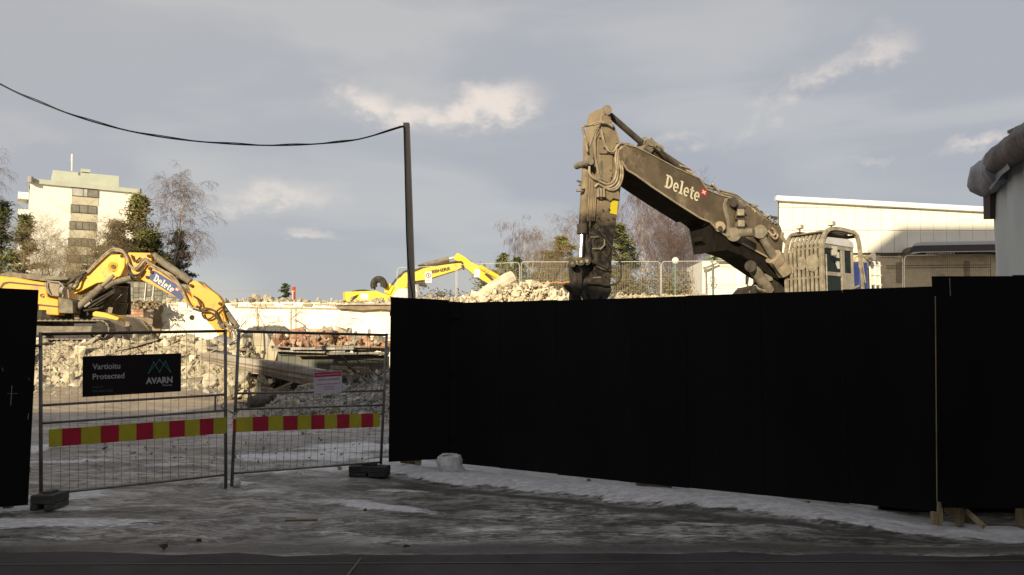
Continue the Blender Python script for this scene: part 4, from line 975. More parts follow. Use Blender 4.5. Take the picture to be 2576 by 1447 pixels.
hull(t, 'stick_plate', 'stripe', E1, zz(z5, [(1440, 540), (1490, 545), (1560, 640), (1530, 610)]), .23, .02, 0)
cyl(t, 'stick_cylinder', 'dusty', E1.hit(*z5(905, 225), 0), E1.hit(*z5(1360, 545), 0), .155)
cyl(t, 'bucket_cylinder', 'dusty', E1.hit(*z5(1745, 840), -.1), E1.hit(*z5(1935, 1110), -.1), .13)
cyl(t, 'bucket_cylinder_rod', 'dusty', E1.hit(*z5(1930, 1100), -.1), E1.hit(*z5(1950, 1170), -.1), .07)
for o_ in (.55, -.55):
    cyl(t, 'lift_cylinder', 'dusty', E1.hit(*z5(-10, 860), o_), E1.hit(*z5(285, 600), o_), .15); cyl(t, 'lift_cylinder_rod', 'dust_tan', E1.hit(*z5(270, 610), o_), E1.hit(*z5(425, 470), o_), .08)
cyl(t, 'boom_cylinder', 'dusty', E1.hit(*z5(150, 700), .42), E1.hit(*z5(440, 550), .42), .14); cyl(t, 'boom_cylinder_rod', 'dusty', E1.hit(*z5(430, 555), .42), E1.hit(*z5(640, 500), .42), .12)
hull(t, 'boom_base', 'iron', E1, zz(z5, [(0, 830), (120, 780), (330, 600), (440, 640), (430, 700), (270, 870), (170, 900), (60, 1000), (0, 1000)]), .3, .6, .02)
for a_, b_ in (((100, 830), (420, 660)), ((120, 870), (440, 670)), ((60, 900), (250, 870))): cyl(t, 'pipe', 'iron', E1.hit(*z5(*a_), .5), E1.hit(*z5(*b_), .5), .05, 8)
for p_ in ((100, 850, 160, 800), (160, 770, 180, 760)): cyl(t, 'glint_rod', 'chrome', E1.hit(*z5(p_[0] - 30, p_[1]), .55), E1.hit(*z5(p_[2] - 20, p_[3]), .55), .06, 8)
hoses(t, E1, [zz(z5, l_) for l_ in ([(-40, 560), (90, 440), (220, 300), (380, 160), (450, 145), (530, 165), (590, 250), (620, 340), (690, 380), (760, 300), (810, 262), (870, 320), (1010, 400), (1150, 480), (1250, 620), (1340, 820), (1400, 880)],
    [(100, 450), (250, 300), (390, 180), (470, 170), (550, 200), (600, 300), (640, 370), (700, 400), (790, 310), (820, 290), (900, 370), (1040, 430), (1190, 560), (1290, 740), (1380, 860)],
    [(1790, 1070), (1840, 1090), (1890, 1150), (1910, 1230), (1870, 1330), (1820, 1390)], [(1800, 1060), (1870, 1100), (1910, 1180), (1925, 1280), (1880, 1400)], [(1810, 1080), (1850, 1140), (1875, 1220), (1850, 1320), (1810, 1370)])], 'hose_dusty', .042, .40)
hoses(t, E1, [zz(z5, l_) for l_ in ([(600, 300), (600, 400), (660, 460), (740, 450), (790, 370), (820, 330)], [(590, 330), (610, 430), (680, 500), (750, 470), (790, 400)], [(640, 220), (680, 300), (750, 250)], [(1390, 870), (1460, 890), (1560, 870), (1650, 900), (1690, 970), (1720, 1040)],
    [(1390, 880), (1490, 910), (1600, 920), (1680, 990), (1730, 1060)], [(1500, 930), (1530, 990), (1590, 1000), (1650, 960), (1690, 900), (1740, 860)], [(1400, 720), (1470, 780), (1500, 860)], [(20, 520), (80, 440), (200, 300)])], 'hose', .04, .38)
hoses(t, E1, [zz(z4, l_) for l_ in ([(860, 640), (960, 560), (1040, 500), (1120, 460)], [(880, 620), (980, 530), (1060, 480)], [(900, 690), (1000, 660), (1040, 560), (1080, 500)])], 'hose', .05, .5)
for p_ in ((1720, 1050), (1760, 1070), (1800, 1050), (1740, 1090)): MB().box(E1.hit(*z5(*p_), .3), (.16, .2, .12)).build('hose_clamp', 'dusty', t)
# guarded cab beyond the boom
cg = zz(z5, [(440, 600), (590, 600), (600, 800), (590, 950), (390, 940), (420, 760)])
hull(t, 'cab', 'shaded_steel', E1, zz(z5, [(400, 640), (470, 560), (592, 560), (598, 940), (560, 950), (400, 935), (420, 800)]), -1.0, .35, .03)
for i in range(11):
    x0 = 440 + i * 15; MB().bar(E1.hit(*z5(x0, 610), -.9), E1.hit(*z5(x0 - 10, 800), -.9), .026).build('guard_bar', 'cage', t)
    x0 = 425 + i * 16.5; MB().bar(E1.hit(*z5(x0 + 5, 820), -.88), E1.hit(*z5(x0 - 25, 945), -.88), .026).build('guard_bar', 'cage', t)
for y in (605, 808, 945): MB().bar(E1.hit(*z5(415 - (y > 900) * 20, y), -.87), E1.hit(*z5(600, y + 8), -.87), .05).build('guard_frame', 'dust_tan', t)
hull(t, 'cab_side', 'concrete_lt', E1, zz(z5, [(215, 910), (340, 790), (325, 940), (230, 950)]), -.4, .2, .02)
hull(t, 'step_box', 'yellow', E1, zz(z5, [(165, 925), (200, 905), (320, 925), (490, 985), (470, 1020), (310, 985), (165, 965)]), .4, .7, .02)
gp_ = E1.hit(120, 848, 0); gzz = 2.38
for o_ in (1.15, -1.15): track(t, Vector((E1.hit(150, 840, o_).x, E1.hit(150, 840, o_).y, gzz - .1)), (1, .06), 3.4, .38, .6)
cc = E1.hit(120, 800, 0); MB().tube([(cc.x, cc.y, 2.7), (cc.x, cc.y, 3.5)], 1.0, 20).build('turntable', 'iron', t)
rods(12, (560, 815, 625, 895), Plane(E1.p + Vector((0, -1.5, 0)), (1, 0)), 61, 'tangle of bent rods round the tip of the digging stick', 'dusty', .5, 1.2, .02)

# ---- far bright yellow excavator
E2 = Plane(at(950, 745, 55.0), (1, .03)); zl = Zm(3.975, 560, 600); zr = Zm(7.233, 1180, 580)
t = thing('excavator', 'distant bright yellow excavator with black lettering on its raised boom', 'excavator', E2.hit(930, 765))
hull(t, 'engine_house', 'yellow2', E2, zz(zl, [(1228, 560), (1240, 552), (1560, 541), (1610, 560), (1700, 590), (1700, 640), (1240, 655), (1228, 640)]), .9, 2.6, .04)
hull(t, 'house_top', 'iron', E2, zz(zl, [(1310, 545), (1380, 530), (1440, 528), (1500, 538), (1500, 545), (1320, 552)]), .6, 1.8, .02)
hull(t, 'side_panel', 'white_print', E2, zz(zl, [(1402, 568), (1480, 568), (1482, 628), (1402, 630)]), .93, .04, 0)
hull(t, 'side_vent', 'iron', E2, zz(zl, [(1305, 638), (1325, 600), (1385, 575), (1365, 610), (1330, 636)]), .92, .03, 0)
hull(t, 'corner_post', 'orange', E2, zz(zl, [(1228, 560), (1240, 552), (1242, 655), (1228, 645)]), .93, .1, 0)
MB().tube([E2.hit(*zl(1585 + 52 * math.cos(a_), 480 + 55 * math.sin(a_)), .7) for a_ in [math.pi * (-1.18) + i * math.pi * 1.36 / 14 for i in range(15)]], [.24] * 15, 8).build('guard_hoop', 'iron', t)
MB().tube([E2.hit(*zl(1530, 440), .7), E2.hit(*zl(1545, 530), .7)], .08, 6).build('guard_hoop', 'iron', t)
hull(t, 'boom', 'yellow2', E2, zz(zl, [(1640, 640), (1700, 560), (1790, 400), (1860, 352), (1950, 338), (2000, 290), (2060, 300), (2330, 262), (2410, 252), (2440, 275), (2420, 310), (2380, 330), (2060, 430), (1940, 445), (1870, 475), (1780, 575), (1730, 650)]), .35, .7, .03)
hull(t, 'boom_head', 'yellow2', E2, zz(zl, [(1650, 460), (1700, 470), (1740, 500), (1700, 580), (1640, 560)]), .45, .9, .03)
hull(t, 'stick', 'yellow2', E2, zz(zl, [(2338, 205), (2375, 160), (2440, 195), (2500, 245)]) + zz(zr, [(60, 580), (180, 650), (300, 700), (600, 885), (560, 960), (480, 1040), (300, 935), (110, 810), (60, 760)]) + zz(zl, [(2500, 340), (2440, 300), (2400, 250), (2350, 230)]), .3, .6, .03)
cyl(t, 'stick_cylinder', 'yellow2', E2.hit(*zr(250, 690), .45), E2.hit(*zr(590, 885), .45), .17)
hull(t, 'stick_shadow_plate', 'iron', E2, zz(zr, [(330, 830), (380, 800), (520, 930), (480, 960)]), .33, .03, 0)
cyl(t, 'boom_cylinder', 'dusty', E2.hit(*zl(2010, 298), 0), E2.hit(*zl(2290, 222), 0), .2); cyl(t, 'boom_cylinder_rod', 'chrome', E2.hit(*zl(2290, 222), 0), E2.hit(*zl(2345, 208), 0), .1)
for o_ in (.5, -.5): cyl(t, 'lift_cylinder', 'yellow2', E2.hit(*zl(1760, 600), o_), E2.hit(*zl(1870, 480), o_), .22)
cyl(t, 'lift_cylinder_rod', 'chrome', E2.hit(*zl(1985, 620), .5), E2.hit(*zl(1960, 480), .5), .2)
hoses(t, E2, [zz(zl, l_) for l_ in ([(1790, 400), (1850, 345), (1950, 335), (2060, 295), (2330, 255), (2420, 250)], [(1680, 540), (1740, 450), (1800, 380)], [(1980, 290), (2040, 285), (2060, 300)], [(2420, 280), (2440, 330), (2420, 250)])], 'hose', .07, .4)
q = [E2.hit(*zl(*p_), .36) for p_ in ((2088, 342), (2308, 298), (2310, 335), (2088, 376))]; mb = MB(); on_quad(mb, text_geo('LIEBHERR', .05), q, (0, 0, 1, 1), E2.n, 0); mb.build('lettering', 'black_print', t, fixn=False)
for i in range(7): MB().tube([E2.hit(*zl(1955 + i * 16, 440), .2), E2.hit(*zl(1952 + i * 16, 475), .2)], .06, 5).build('lug', 'iron', t)
MB().tube([E2.hit(*zl(1960, 470), .2), E2.hit(*zl(2070, 495), .2)], .12, 6).build('lug_bar', 'iron', t)
for o_ in (1.0, -1.0): a_ = E2.hit(935, 772, o_); track(t, (a_.x, a_.y, 4.25), (1, .03), 3.4, .4, .6, 'dusty', 30)
o = lump('white_dome', 'white rounded sack beside the far excavator boom foot', E2.hit(*zl(1850, 590), 1.2), (.9, .5, .5), 8, 'snow', 'sack')
# ---- big dusty excavator (right)
HD = Vector((-.84, -.545, 0)).normalized(); SD = Vector((-HD.y, HD.x, 0)); SD = -SD if SD.y > 0 else SD      # forward, towards the viewer side
O = at(2072, 740, 22.0); O = Vector((O.x, O.y, 0))
t = BX = thing('excavator', 'big dusty brown excavator with barred cab and raised boom behind the long hoarding', 'excavator', (O.x, O.y, 1.6))
BP = Plane(O - SD * 1.86, HD)          # centre plane of the boom
z6 = Zm(2.730, 1400, 250); z9 = Zm(5.567, 1460, 260); za = Zm(4.988, 1430, 480); zb = Zm(5.567, 1780, 440); zc = Zm(7.616, 1940, 560); zd = Zm(10.733, 1760, 630)
HW = .46
low = [(1578, 428), (1600, 441), (1640, 470), (1700, 510), (1760, 548)]
boomo = [(1563, 405), (1560, 378), (1575, 362), (1600, 368), (1640, 388), (1700, 420), (1760, 447)] + zz(zb, [(60, 225), (250, 300), (400, 330), (580, 440), (700, 500), (900, 650), (1050, 740), (1110, 790), (1130, 940), (1110, 1190), (940, 1195), (560, 985), (410, 935), (360, 900), (200, 790), (95, 680), (0, 615)]) + low[::-1]
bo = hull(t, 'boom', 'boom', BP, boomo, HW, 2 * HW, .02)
hull(t, 'boom_joint_plate', 'boom', BP, zz(zb, [(300, 400), (330, 345), (400, 340), (450, 380), (470, 480), (440, 620), (430, 760), (560, 900), (560, 985), (470, 940), (390, 900), (360, 800), (345, 640), (300, 500)]), HW + .05, .06, .02)
hull(t, 'joint_arc', 'dusty', BP, zz(zb, [(290, 430), (320, 345), (380, 335), (350, 370), (330, 430), (365, 600), (390, 740), (380, 900), (360, 880), (350, 700), (300, 520)]), HW + .09, .05, .01)
cyl(t, 'cross_pin', 'dusty', BP.hit(*zb(430, 850), HW + .05), BP.hit(*zb(430, 850), HW + .05) + SD * .55 + HD * -.2, .125, 18)
cyl(t, 'pin_collar', 'dusty', BP.hit(*zb(430, 855), HW + .04), BP.hit(*zb(430, 855), HW + .16), .2, 18)
cyl(t, 'pin_boss', 'dust_tan', BP.hit(*zb(235, 745), HW), BP.hit(*zb(235, 745), HW + .08), .15, 16); cyl(t, 'pin', 'iron', BP.hit(*zb(240, 770), HW + .07), BP.hit(*zb(240, 770), HW + .12), .07, 12)
cyl(t, 'pin_boss', 'iron', BP.hit(*zb(425, 400), HW), BP.hit(*zb(425, 400), HW + .2), .13, 12)
for p_ in ((520, 545), (525, 700)):
    MB().box(BP.hit(*zb(*p_), HW + .12), (.2, .2, .22)).build('valve_block', 'cage', t, bevel=.02)
    MB().box(BP.hit(*zb(p_[0], p_[1] - 55), HW + .12), (.28, .24, .05)).build('valve_bracket', 'iron', t)
MB().box(BP.hit(*zb(520, 770), HW + .1), (.14, .16, .12)).build('valve_block', 'iron', t)
cyl(t, 'pin_boss', 'dusty', BP.hit(*zb(800, 815), HW), BP.hit(*zb(800, 815), HW + .25), .2, 16); cyl(t, 'pin_boss', 'dusty', BP.hit(*zb(860, 820), HW + .1), BP.hit(*zb(860, 820), HW + .3), .1, 12)
cyl(t, 'arm_cylinder_rod', 'dusty', BP.hit(*zb(805, 850), HW + .18), BP.hit(*zb(990, 1170), HW + .18), .12, 14)
cyl(t, 'arm_cylinder', 'dust_tan', BP.hit(*zb(1030, 1190), HW + .18), BP.hit(*zb(1150, 1400), HW + .18), .23, 18); cyl(t, 'cylinder_collar', 'dust_tan', BP.hit(*zb(985, 1165), HW + .18), BP.hit(*zb(1050, 1240), HW + .18), .25, 18)
cyl(t, 'thin_rod', 'cage', BP.hit(*zb(990, 1255), HW + .3), BP.hit(*zb(1130, 1450), HW + .3), .04, 8)
for p_ in ((970, 830), (1000, 880)): MB().tube(smoothpath([BP.hit(*zb(p_[0] - 60, p_[1] - 30), HW + .05), BP.hit(*zb(p_[0] + 10, p_[1] + 40), HW + .1), BP.hit(*zb(p_[0] + 50, p_[1] - 10), HW + .1), BP.hit(*zb(p_[0] - 10, p_[1] - 70), HW + .05)], 4), .035, 6).build('hose_loop', 'hose_dusty', t, smooth=True)
q = [BP.hit(*z6(*p_), HW) for p_ in ((783, 522), (1052, 640), (1035, 728), (768, 612))]; logo(t, q, BP.n, .008, 'cream_print')
fl_ = [BP.hit(*p_, HW + .012) for p_ in [(1563, 405)] + low + zz(zb, [(95, 680), (200, 790), (360, 900), (560, 985), (940, 1195)])]
mb = MB()
for a_, b_ in zip(fl_[:-1], fl_[1:]): mb.bar(a_, b_, .05, .03, up=BP.n)
mb.build('lit_lower_flange', 'dust_tan', t)  # tan colour paints in the sunlit lip of the lower edge
fl_ = [BP.hit(*p_, HW + .012) for p_ in [(1575, 364), (1600, 370), (1640, 390), (1700, 422), (1760, 449)] + zz(zb, [(60, 229), (250, 304), (380, 336)])]
mb = MB()
for a_, b_ in zip(fl_[:-1], fl_[1:]): mb.bar(a_, b_, .03, .03, up=BP.n)
mb.build('upper_flange', 'dust_tan', t)
for p_, q_ in (((1655, 398), (1665, 486)), ((1795, 468), (1790, 566))):
    MB().bar(BP.hit(*p_, HW + .004), BP.hit(*q_, HW + .004), .03, .012, up=BP.n).build('weld_seam', 'boom', t)
# underside bracket and base, near black to paint in the shade there
hull(t, 'boom_belly', 'shaded_steel', BP, zz(zb, [(165, 1100), (330, 1080), (560, 1160), (700, 1260), (900, 1400), (1100, 1520), (1110, 1190), (940, 1190), (560, 975), (360, 890), (200, 780), (95, 690)]), HW - .04, 2 * HW - .1, .02)
hull(t, 'boom_lug', 'shaded_steel', BP, zz(zb, [(150, 800), (40, 850), (-22, 885), (-26, 945), (20, 975), (110, 1060), (170, 1100)]), .16, .32, .02)
bo.data.materials.append(M['shaded_steel'])
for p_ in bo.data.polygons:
    if p_.normal.z < -.45: p_.material_index = 1  # downward faces turned near black, shade put into the colour
cyl(t, 'belly_pin', 'iron', BP.hit(1786, 606, .2), BP.hit(1786, 606, -.2), .06, 14)
for o_ in (.25, -.3):
    cyl(t, 'lift_cylinder', 'dusty', BP.hit(*zd(1560, 500), o_), BP.hit(*zd(2000, 1150), o_), .17, 16)
cyl(t, 'lift_eye', 'iron', BP.hit(*zd(1500, 470), .45), BP.hit(*zd(1500, 470), -.45), .17, 14)
hull(t, 'swing_bracket', 'iron', BP, [(1880, 738), (1895, 722), (1930, 715), (1960, 680), (1995, 640), (1995, 745), (1890, 745)], .3, .6, .02)
hull(t, 'grey_plate', 'cab', BP, zz(zd, [(1880, 690), (2010, 640), (2110, 730), (2110, 860), (2010, 880), (1930, 790)]), .36, .05, .01)
MB().tube(smoothpath([BP.hit(*zd(1480, 1180), .5), BP.hit(*zd(1620, 1010), .5), BP.hit(*zd(1720, 1090), .5), BP.hit(*zd(1900, 1150), .5)], 5), .035, 6).build('handrail', 'cage', t)
cyl(t, 'hose_reel', 'iron', BP.hit(*zd(1560, 1030), .6), BP.hit(*zd(1600, 1190), .6), .1)
# stick
SW = .30
so_ = zz(z9, [(395, 60), (420, 50), (455, 75), (468, 150), (500, 290), (560, 420), (605, 560), (590, 640), (620, 720), (655, 960), (620, 1200), (605, 1400)]) + zz(za, [(665, 290), (640, 480), (612, 700), (592, 900), (590, 1000), (583, 1150), (575, 1200), (400, 1200), (380, 1100), (370, 1000), (390, 900), (395, 600), (395, 400), (400, 240), (395, 40)]) + zz(z9, [(330, 1400), (325, 1200), (315, 1080), (290, 900), (285, 560), (290, 430), (330, 350), (345, 190), (365, 100)])
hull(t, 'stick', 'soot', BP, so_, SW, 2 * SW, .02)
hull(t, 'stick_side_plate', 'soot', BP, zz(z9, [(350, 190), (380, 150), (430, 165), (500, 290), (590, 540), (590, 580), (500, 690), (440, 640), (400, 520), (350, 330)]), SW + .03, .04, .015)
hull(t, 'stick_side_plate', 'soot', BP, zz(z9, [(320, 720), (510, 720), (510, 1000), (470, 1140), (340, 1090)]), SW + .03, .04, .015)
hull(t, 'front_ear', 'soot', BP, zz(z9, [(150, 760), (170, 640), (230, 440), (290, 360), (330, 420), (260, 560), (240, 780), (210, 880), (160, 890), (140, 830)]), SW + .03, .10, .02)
hull(t, 'front_ear', 'soot', BP, zz(z9, [(140, 740), (170, 600), (210, 430), (280, 350), (320, 400), (250, 560), (220, 780), (190, 880), (140, 880), (120, 820)]), -SW + .05, .10, .02)
for l_, w_, m_ in (([(300, 352), (262, 430), (250, 600), (262, 780), (285, 900), (318, 1080)], .05, 'dust_tan'), ([(505, 300), (560, 425), (600, 560)], .035, 'dust_tan'), ([(350, 180), (345, 300), (360, 420)], .03, 'dust_tan'), ([(420, 640), (425, 705)], .02, 'dusty'), ([(322, 720), (505, 727)], .02, 'iron'), ([(330, 820), (338, 1090)], .03, 'dusty'), ([(352, 815), (358, 1090)], .02, 'dusty'), ([(170, 640), (235, 445), (290, 365)], .03, 'dust_tan')):
    P_ = [BP.hit(*z9(*p_), SW + .035) for p_ in l_]; mb = MB()
    for a_, b_ in zip(P_[:-1], P_[1:]): mb.bar(a_, b_, w_, .03, up=BP.n)
    mb.build('stiffener', m_, t)
for p_ in ((320, 480), (480, 260), (560, 560), (470, 940), (480, 1040), (395, 150), (600, 1300), (380, 620)): cyl(t, 'bolt', 'dusty', BP.hit(*z9(*p_), SW + .03), BP.hit(*z9(*p_), SW + .06), .025, 8)
for p_ in ((480, 260), (560, 250), (420, 350), (540, 370), (610, 360)): cyl(t, 'bolt', 'iron', BP.hit(*za(*p_), SW), BP.hit(*za(*p_), SW + .03), .03, 8)
for l_, w_ in (([(350, 745), (400, 750), (470, 740)], .04), ([(330, 600), (420, 600)], .03), ([(360, 1115), (450, 1110)], .05), ([(400, 960), (470, 1000), (560, 1020)], .05), ([(500, 580), (500, 700), (440, 760)], .04)):
    MB().tube([BP.hit(*za(*p_), SW + .05) for p_ in l_], w_ * .5, 6).build('bracket', 'dusty', t)
cyl(t, 'top_pin', 'dusty', BP.hit(*z9(425, 105), SW + .05), BP.hit(*z9(425, 105), -SW - .05), .13, 16)
cyl(t, 'pin', 'dusty', BP.hit(*z9(200, 830), SW + .15), BP.hit(*z9(200, 830), SW) - BP.n * (2 * SW), .085, 14)
hull(t, 'pivot_plate', 'boom', BP, zz(z9, [(600, 660), (650, 650), (700, 690), (715, 760), (690, 860), (640, 850), (610, 790)]), HW + .02, .04, .01)
MB().prism([BP.hit(*p_, SW + .02) for p_ in zz(za, [(585, 138), (672, 150), (655, 318), (574, 300)])], -BP.n * .015).build('yellow_tag', 'tag', t)
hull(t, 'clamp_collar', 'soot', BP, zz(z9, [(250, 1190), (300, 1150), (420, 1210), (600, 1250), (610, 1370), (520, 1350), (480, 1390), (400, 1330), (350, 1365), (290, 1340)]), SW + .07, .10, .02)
for i in range(3): cyl(t, 'fitting', 'dust_tan', BP.hit(*z9(300 + i * 40, 1210), SW + .1), BP.hit(*z9(305 + i * 40, 1330), SW + .1), .035, 8)
# attachment at the foot
hull(t, 'coupler', 'iron', BP, zz(za, [(320, 1130), (360, 1100), (560, 1140), (600, 1260), (585, 1300), (550, 1375), (480, 1390), (460, 1340), (420, 1392), (330, 1395), (300, 1330), (270, 1300), (262, 1230), (300, 1190)]), SW + .04, .34, .03)
hull(t, 'coupler_ring', 'iron', BP, zz(za, [(240, 1230), (262, 1210), (275, 1250), (268, 1320), (290, 1380), (262, 1390), (235, 1330)]), SW + .1, .1, .02)
hull(t, 'coupler_link', 'iron', BP, zz(za, [(105, 930), (220, 960), (225, 1100), (215, 1350), (150, 1350), (100, 1240), (130, 1150)]), SW - .1, .25, .03)
for p_, r_ in (((95, 930), .095), ((205, 910), .095), ((275, 900), .11)): cyl(t, 'pin', 'iron', BP.hit(*za(*p_), SW + .12), BP.hit(*za(*p_), -SW), r_, 16); cyl(t, 'pin_cap', 'dusty', BP.hit(*za(*p_), SW + .14), BP.hit(*za(*p_), SW + .11), r_ * .45, 10)
hull(t, 'tool_jaw', 'iron', BP, zz(za, [(0, 1200), (60, 1180), (130, 1180), (120, 1260), (200, 1330), (230, 1440), (80, 1440), (90, 1300), (30, 1240)]), .12, .14, .03)
for l_, r_ in (([(330, 905), (430, 950), (540, 1000)], .035), ([(220, 1250), (260, 1190), (420, 1190), (520, 1210), (640, 1190), (700, 1120), (710, 1000), (690, 900), (630, 780), (520, 630), (430, 500)], .03), ([(280, 570), (270, 680), (300, 800)], .02), ([(0, 1210), (60, 1230), (160, 1310)], .035)):
    hoses(t, BP, [zz(za, l_)], 'iron', r_, SW + .1)
# bucket cylinder beside the stick (front side)
cyl(t, 'tool_cylinder', 'soot', BP.hit(*z9(140, 850), .0), BP.hit(*za(228, 470), 0), .115, 18); cyl(t, 'tool_cylinder_head', 'iron', BP.hit(*za(220, 440), 0), BP.hit(*za(218, 560), 0), .135, 18)
cyl(t, 'tool_cylinder_rod', 'chrome', BP.hit(*za(215, 550), 0), BP.hit(*za(200, 850), 0), .045, 14)
for i in range(5): MB().tube([BP.hit(*z9(195 + i * 21, 960 + i * 25), SW + .03), BP.hit(*za(290 + i * 22, 280), SW + .03), BP.hit(*za(290 + i * 20, 400), SW + .03)], .02, 6).build('steel_pipe', 'soot', t)
hoses(t, BP, [zz(z9, l_) for l_ in ([(345, 380), (370, 500), (400, 600), (450, 680), (520, 690), (580, 600), (640, 575), (720, 600)], [(560, 650), (545, 800), (560, 960), (520, 1100), (430, 1150), (330, 1110), (230, 1060), (180, 990), (180, 900)], [(600, 660), (570, 760), (580, 950), (560, 1100), (480, 1180), (390, 1190), (300, 1150), (260, 1190)],
     [(620, 640), (590, 760), (620, 940), (610, 1080), (560, 1180), (470, 1220), (380, 1200)], [(640, 620), (600, 700), (640, 900), (645, 1040), (600, 1170), (520, 1235), (430, 1220)], [(230, 300), (300, 275), (400, 280), (520, 330)], [(240, 320), (320, 290), (420, 295), (510, 345)],
     [(75, 350), (110, 330), (160, 325), (220, 310)], [(75, 355), (100, 430), (130, 560), (150, 700)], [(90, 370), (120, 470), (150, 600)])], 'hose_dusty', .032, SW + .1)
hoses(t, BP, [zz(z9, l_) for l_ in ([(600, 640), (640, 590), (740, 610), (850, 680), (930, 760), (1000, 800)], [(620, 620), (700, 580), (800, 620), (900, 690), (990, 780)])], 'hose_dusty', .035, SW)
MB().tube([BP.hit(*z9(5, 1100), SW), BP.hit(*z9(60, 1120), SW), BP.hit(*z9(40, 1170), SW)], .03, 6).build('step', 'dusty', t); MB().box(BP.hit(*z9(35, 1235), .1), (.15, .1, .06)).build('step', 'dusty', t)
# stick cylinder on top of the boom
cyl(t, 'stick_cylinder_rod', 'hose', BP.hit(*z9(470, 180), 0), BP.hit(*z9(930, 580), 0), .085, 14)
zz6 = z6
cyl(t, 'stick_cylinder', 'boom', BP.hit(*z6(625, 315), 0), BP.hit(*z6(930, 520), 0), .155, 16); cyl(t, 'cylinder_head', 'dusty', BP.hit(*z6(615, 312), 0), BP.hit(*z6(665, 345), 0), .21, 16)
for a_, b_, r_ in (((660, 280), (700, 330), .09), ((690, 300), (760, 350), .06), ((700, 350), (780, 400), .07)): cyl(t, 'hose_guard', 'cage', BP.hit(*z6(*a_), .1), BP.hit(*z6(*b_), .1), r_, 8)
rr = random.Random(4)
for i in range(16):
    u = rr.random(); px_, py_ = 640 + u * 340, 285 + u * 265; a_ = BP.hit(*z6(px_, py_ + rr.uniform(-6, 12)), rr.uniform(-.1, .3)); b_ = a_ + Vector((rr.uniform(-.2, .3), rr.uniform(-.1, .1), rr.uniform(-.15, .12)))
    MB().bar(a_, b_, rr.uniform(.03, .07), rr.uniform(.03, .06)).build('bracket', rr.choice(['cage', 'dusty', 'hose_dusty']), t)
hoses(t, BP, [[z6(*p_) for p_ in l_] for l_ in ([(690, 330), (760, 390), (860, 470), (940, 530), (1010, 580), (1090, 610)], [(740, 340), (790, 400), (900, 490), (1000, 560), (1060, 600)])], 'hose', .03, .25)
hoses(t, BP, [[z6(*p_) for p_ in l_] for l_ in ([(480, 370), (560, 350), (620, 395), (740, 460), (880, 520), (960, 570), (1060, 610), (1160, 640)],)], 'hose_dusty', .035, .35)
for k_ in range(5):
    hoses(t, BP, [zz(zb, [(100 + k_ * 6, 200 - k_ * 16), (250, 240 + k_ * 12), (380, 270 + k_ * 16), (480, 310 + k_ * 14), (600, 400 + k_ * 8), (700, 440 + k_ * 14), (800, 530 + k_ * 12), (950, 660 + k_ * 10), (1090, 780 + k_ * 4)])], 'hose' if k_ % 2 else 'hose_dusty', .028, .1 + k_ * .08)
for i in range(34):
    u = rr.random(); p_ = (620 + u * 470, 430 + u * 340); a_ = BP.hit(*zb(p_[0] + rr.uniform(-20, 20), p_[1] + rr.uniform(-30, 50)), rr.uniform(.1, .5)); d_ = Vector((rr.uniform(-.22, .22), rr.uniform(-.1, .1), rr.uniform(-.16, .16)))
    MB().tube(smoothpath([a_, a_ + d_ * .5 + Vector((0, 0, .04)), a_ + d_], 3), rr.uniform(.015, .035), 5).build('hose_clip', rr.choice(['hose', 'hose_dusty', 'dusty']), t)
hoses(t, BP, [zz(zb, [(1110, 830), (1100, 900), (1150, 960), (1185, 1000)]), zz(zb, [(1125, 830), (1120, 890), (1165, 950), (1190, 980)])], 'cage', .04, HW)

# cab and cage in machine axes: u across (0 near side .. -w far), f forward, z
def L(f, s_, z): return O + HD * f + SD * s_ + Vector((0, 0, z))
zt = at(2090, 574, 22.1).z; zf = 2.95
LenB = 1.8; Wd = 1.22
prof = [(0, zf), (0.0, zt - .75), (-.04, zt - .45), (-.16, zt - .2), (-.36, zt - .05), (-.75, zt), (-1.35, zt + .02), (-LenB + .05, zt - .02)]
for i in range(9):
    s_ = -.07 - i * (Wd - .08) / 8; pts_ = smoothpath([L(f, s_, z) for f, z in prof], 3)
    mb = MB()
    for a_, b_ in zip(pts_[:-1], pts_[1:]): mb.bar(a_, b_, .045, .075, up=SD)
    mb.build('guard_bar', 'cage', t)
for z, f in ((zt - .55, -.04), (zf + .35, -.03), (zf + 1.0, -.03), (zt - 1.1, -.03)):
    MB().bar(L(f, 0, z), L(f, -Wd, z), .04, .04).build('guard_rail', 'cage', t)
# round access plates in the grille
MB().prism([L(-.02 + .05, -.30 - .17 * math.cos(a_) * 1.2, zt - 1.0 + .26 * math.sin(a_)) for a_ in [2 * math.pi * i / 14 for i in range(14)]], HD * .02).build('guard_plate', 'cage', t)
MB().prism([L(-.02 + .05, -.66 - .14 * math.cos(a_), zt - .98 + .2 * math.sin(a_)) for a_ in [2 * math.pi * i / 14 for i in range(14)]], HD * .02).build('guard_plate', 'cage', t)
# near side arch
arch = smoothpath([L(f, .0, z) for f, z in ((.02, zf), (.02, zt - .8), (-.03, zt - .42), (-.18, zt - .14), (-.42, zt + .0), (-.9, zt + .03), (-1.5, zt - .02), (-LenB + .1, zt - .12), (-LenB, zt - .35), (-LenB - .06, zt - .9), (-LenB - .08, zf + .2))], 3)
mb = MB()
for a_, b_ in zip(arch[:-1], arch[1:]): mb.bar(a_, b_, .10, .09, up=SD)
mb.build('cage_arch', 'cage', t)
arch2 = [p_ - SD * Wd for p_ in arch]; mb = MB()
for a_, b_ in zip(arch2[:-1], arch2[1:]): mb.bar(a_, b_, .10, .09, up=SD)
mb.build('cage_arch', 'cage', t)
MB().bar(L(-LenB, 0, zt - .1), L(-LenB, -Wd, zt - .1), .09, .09).build('cage_beam', 'cage', t)
MB().bar(L(-LenB * .5, 0, zt + .02), L(-LenB * .5, -Wd, zt + .02), .06, .05).build('cage_beam', 'cage', t)
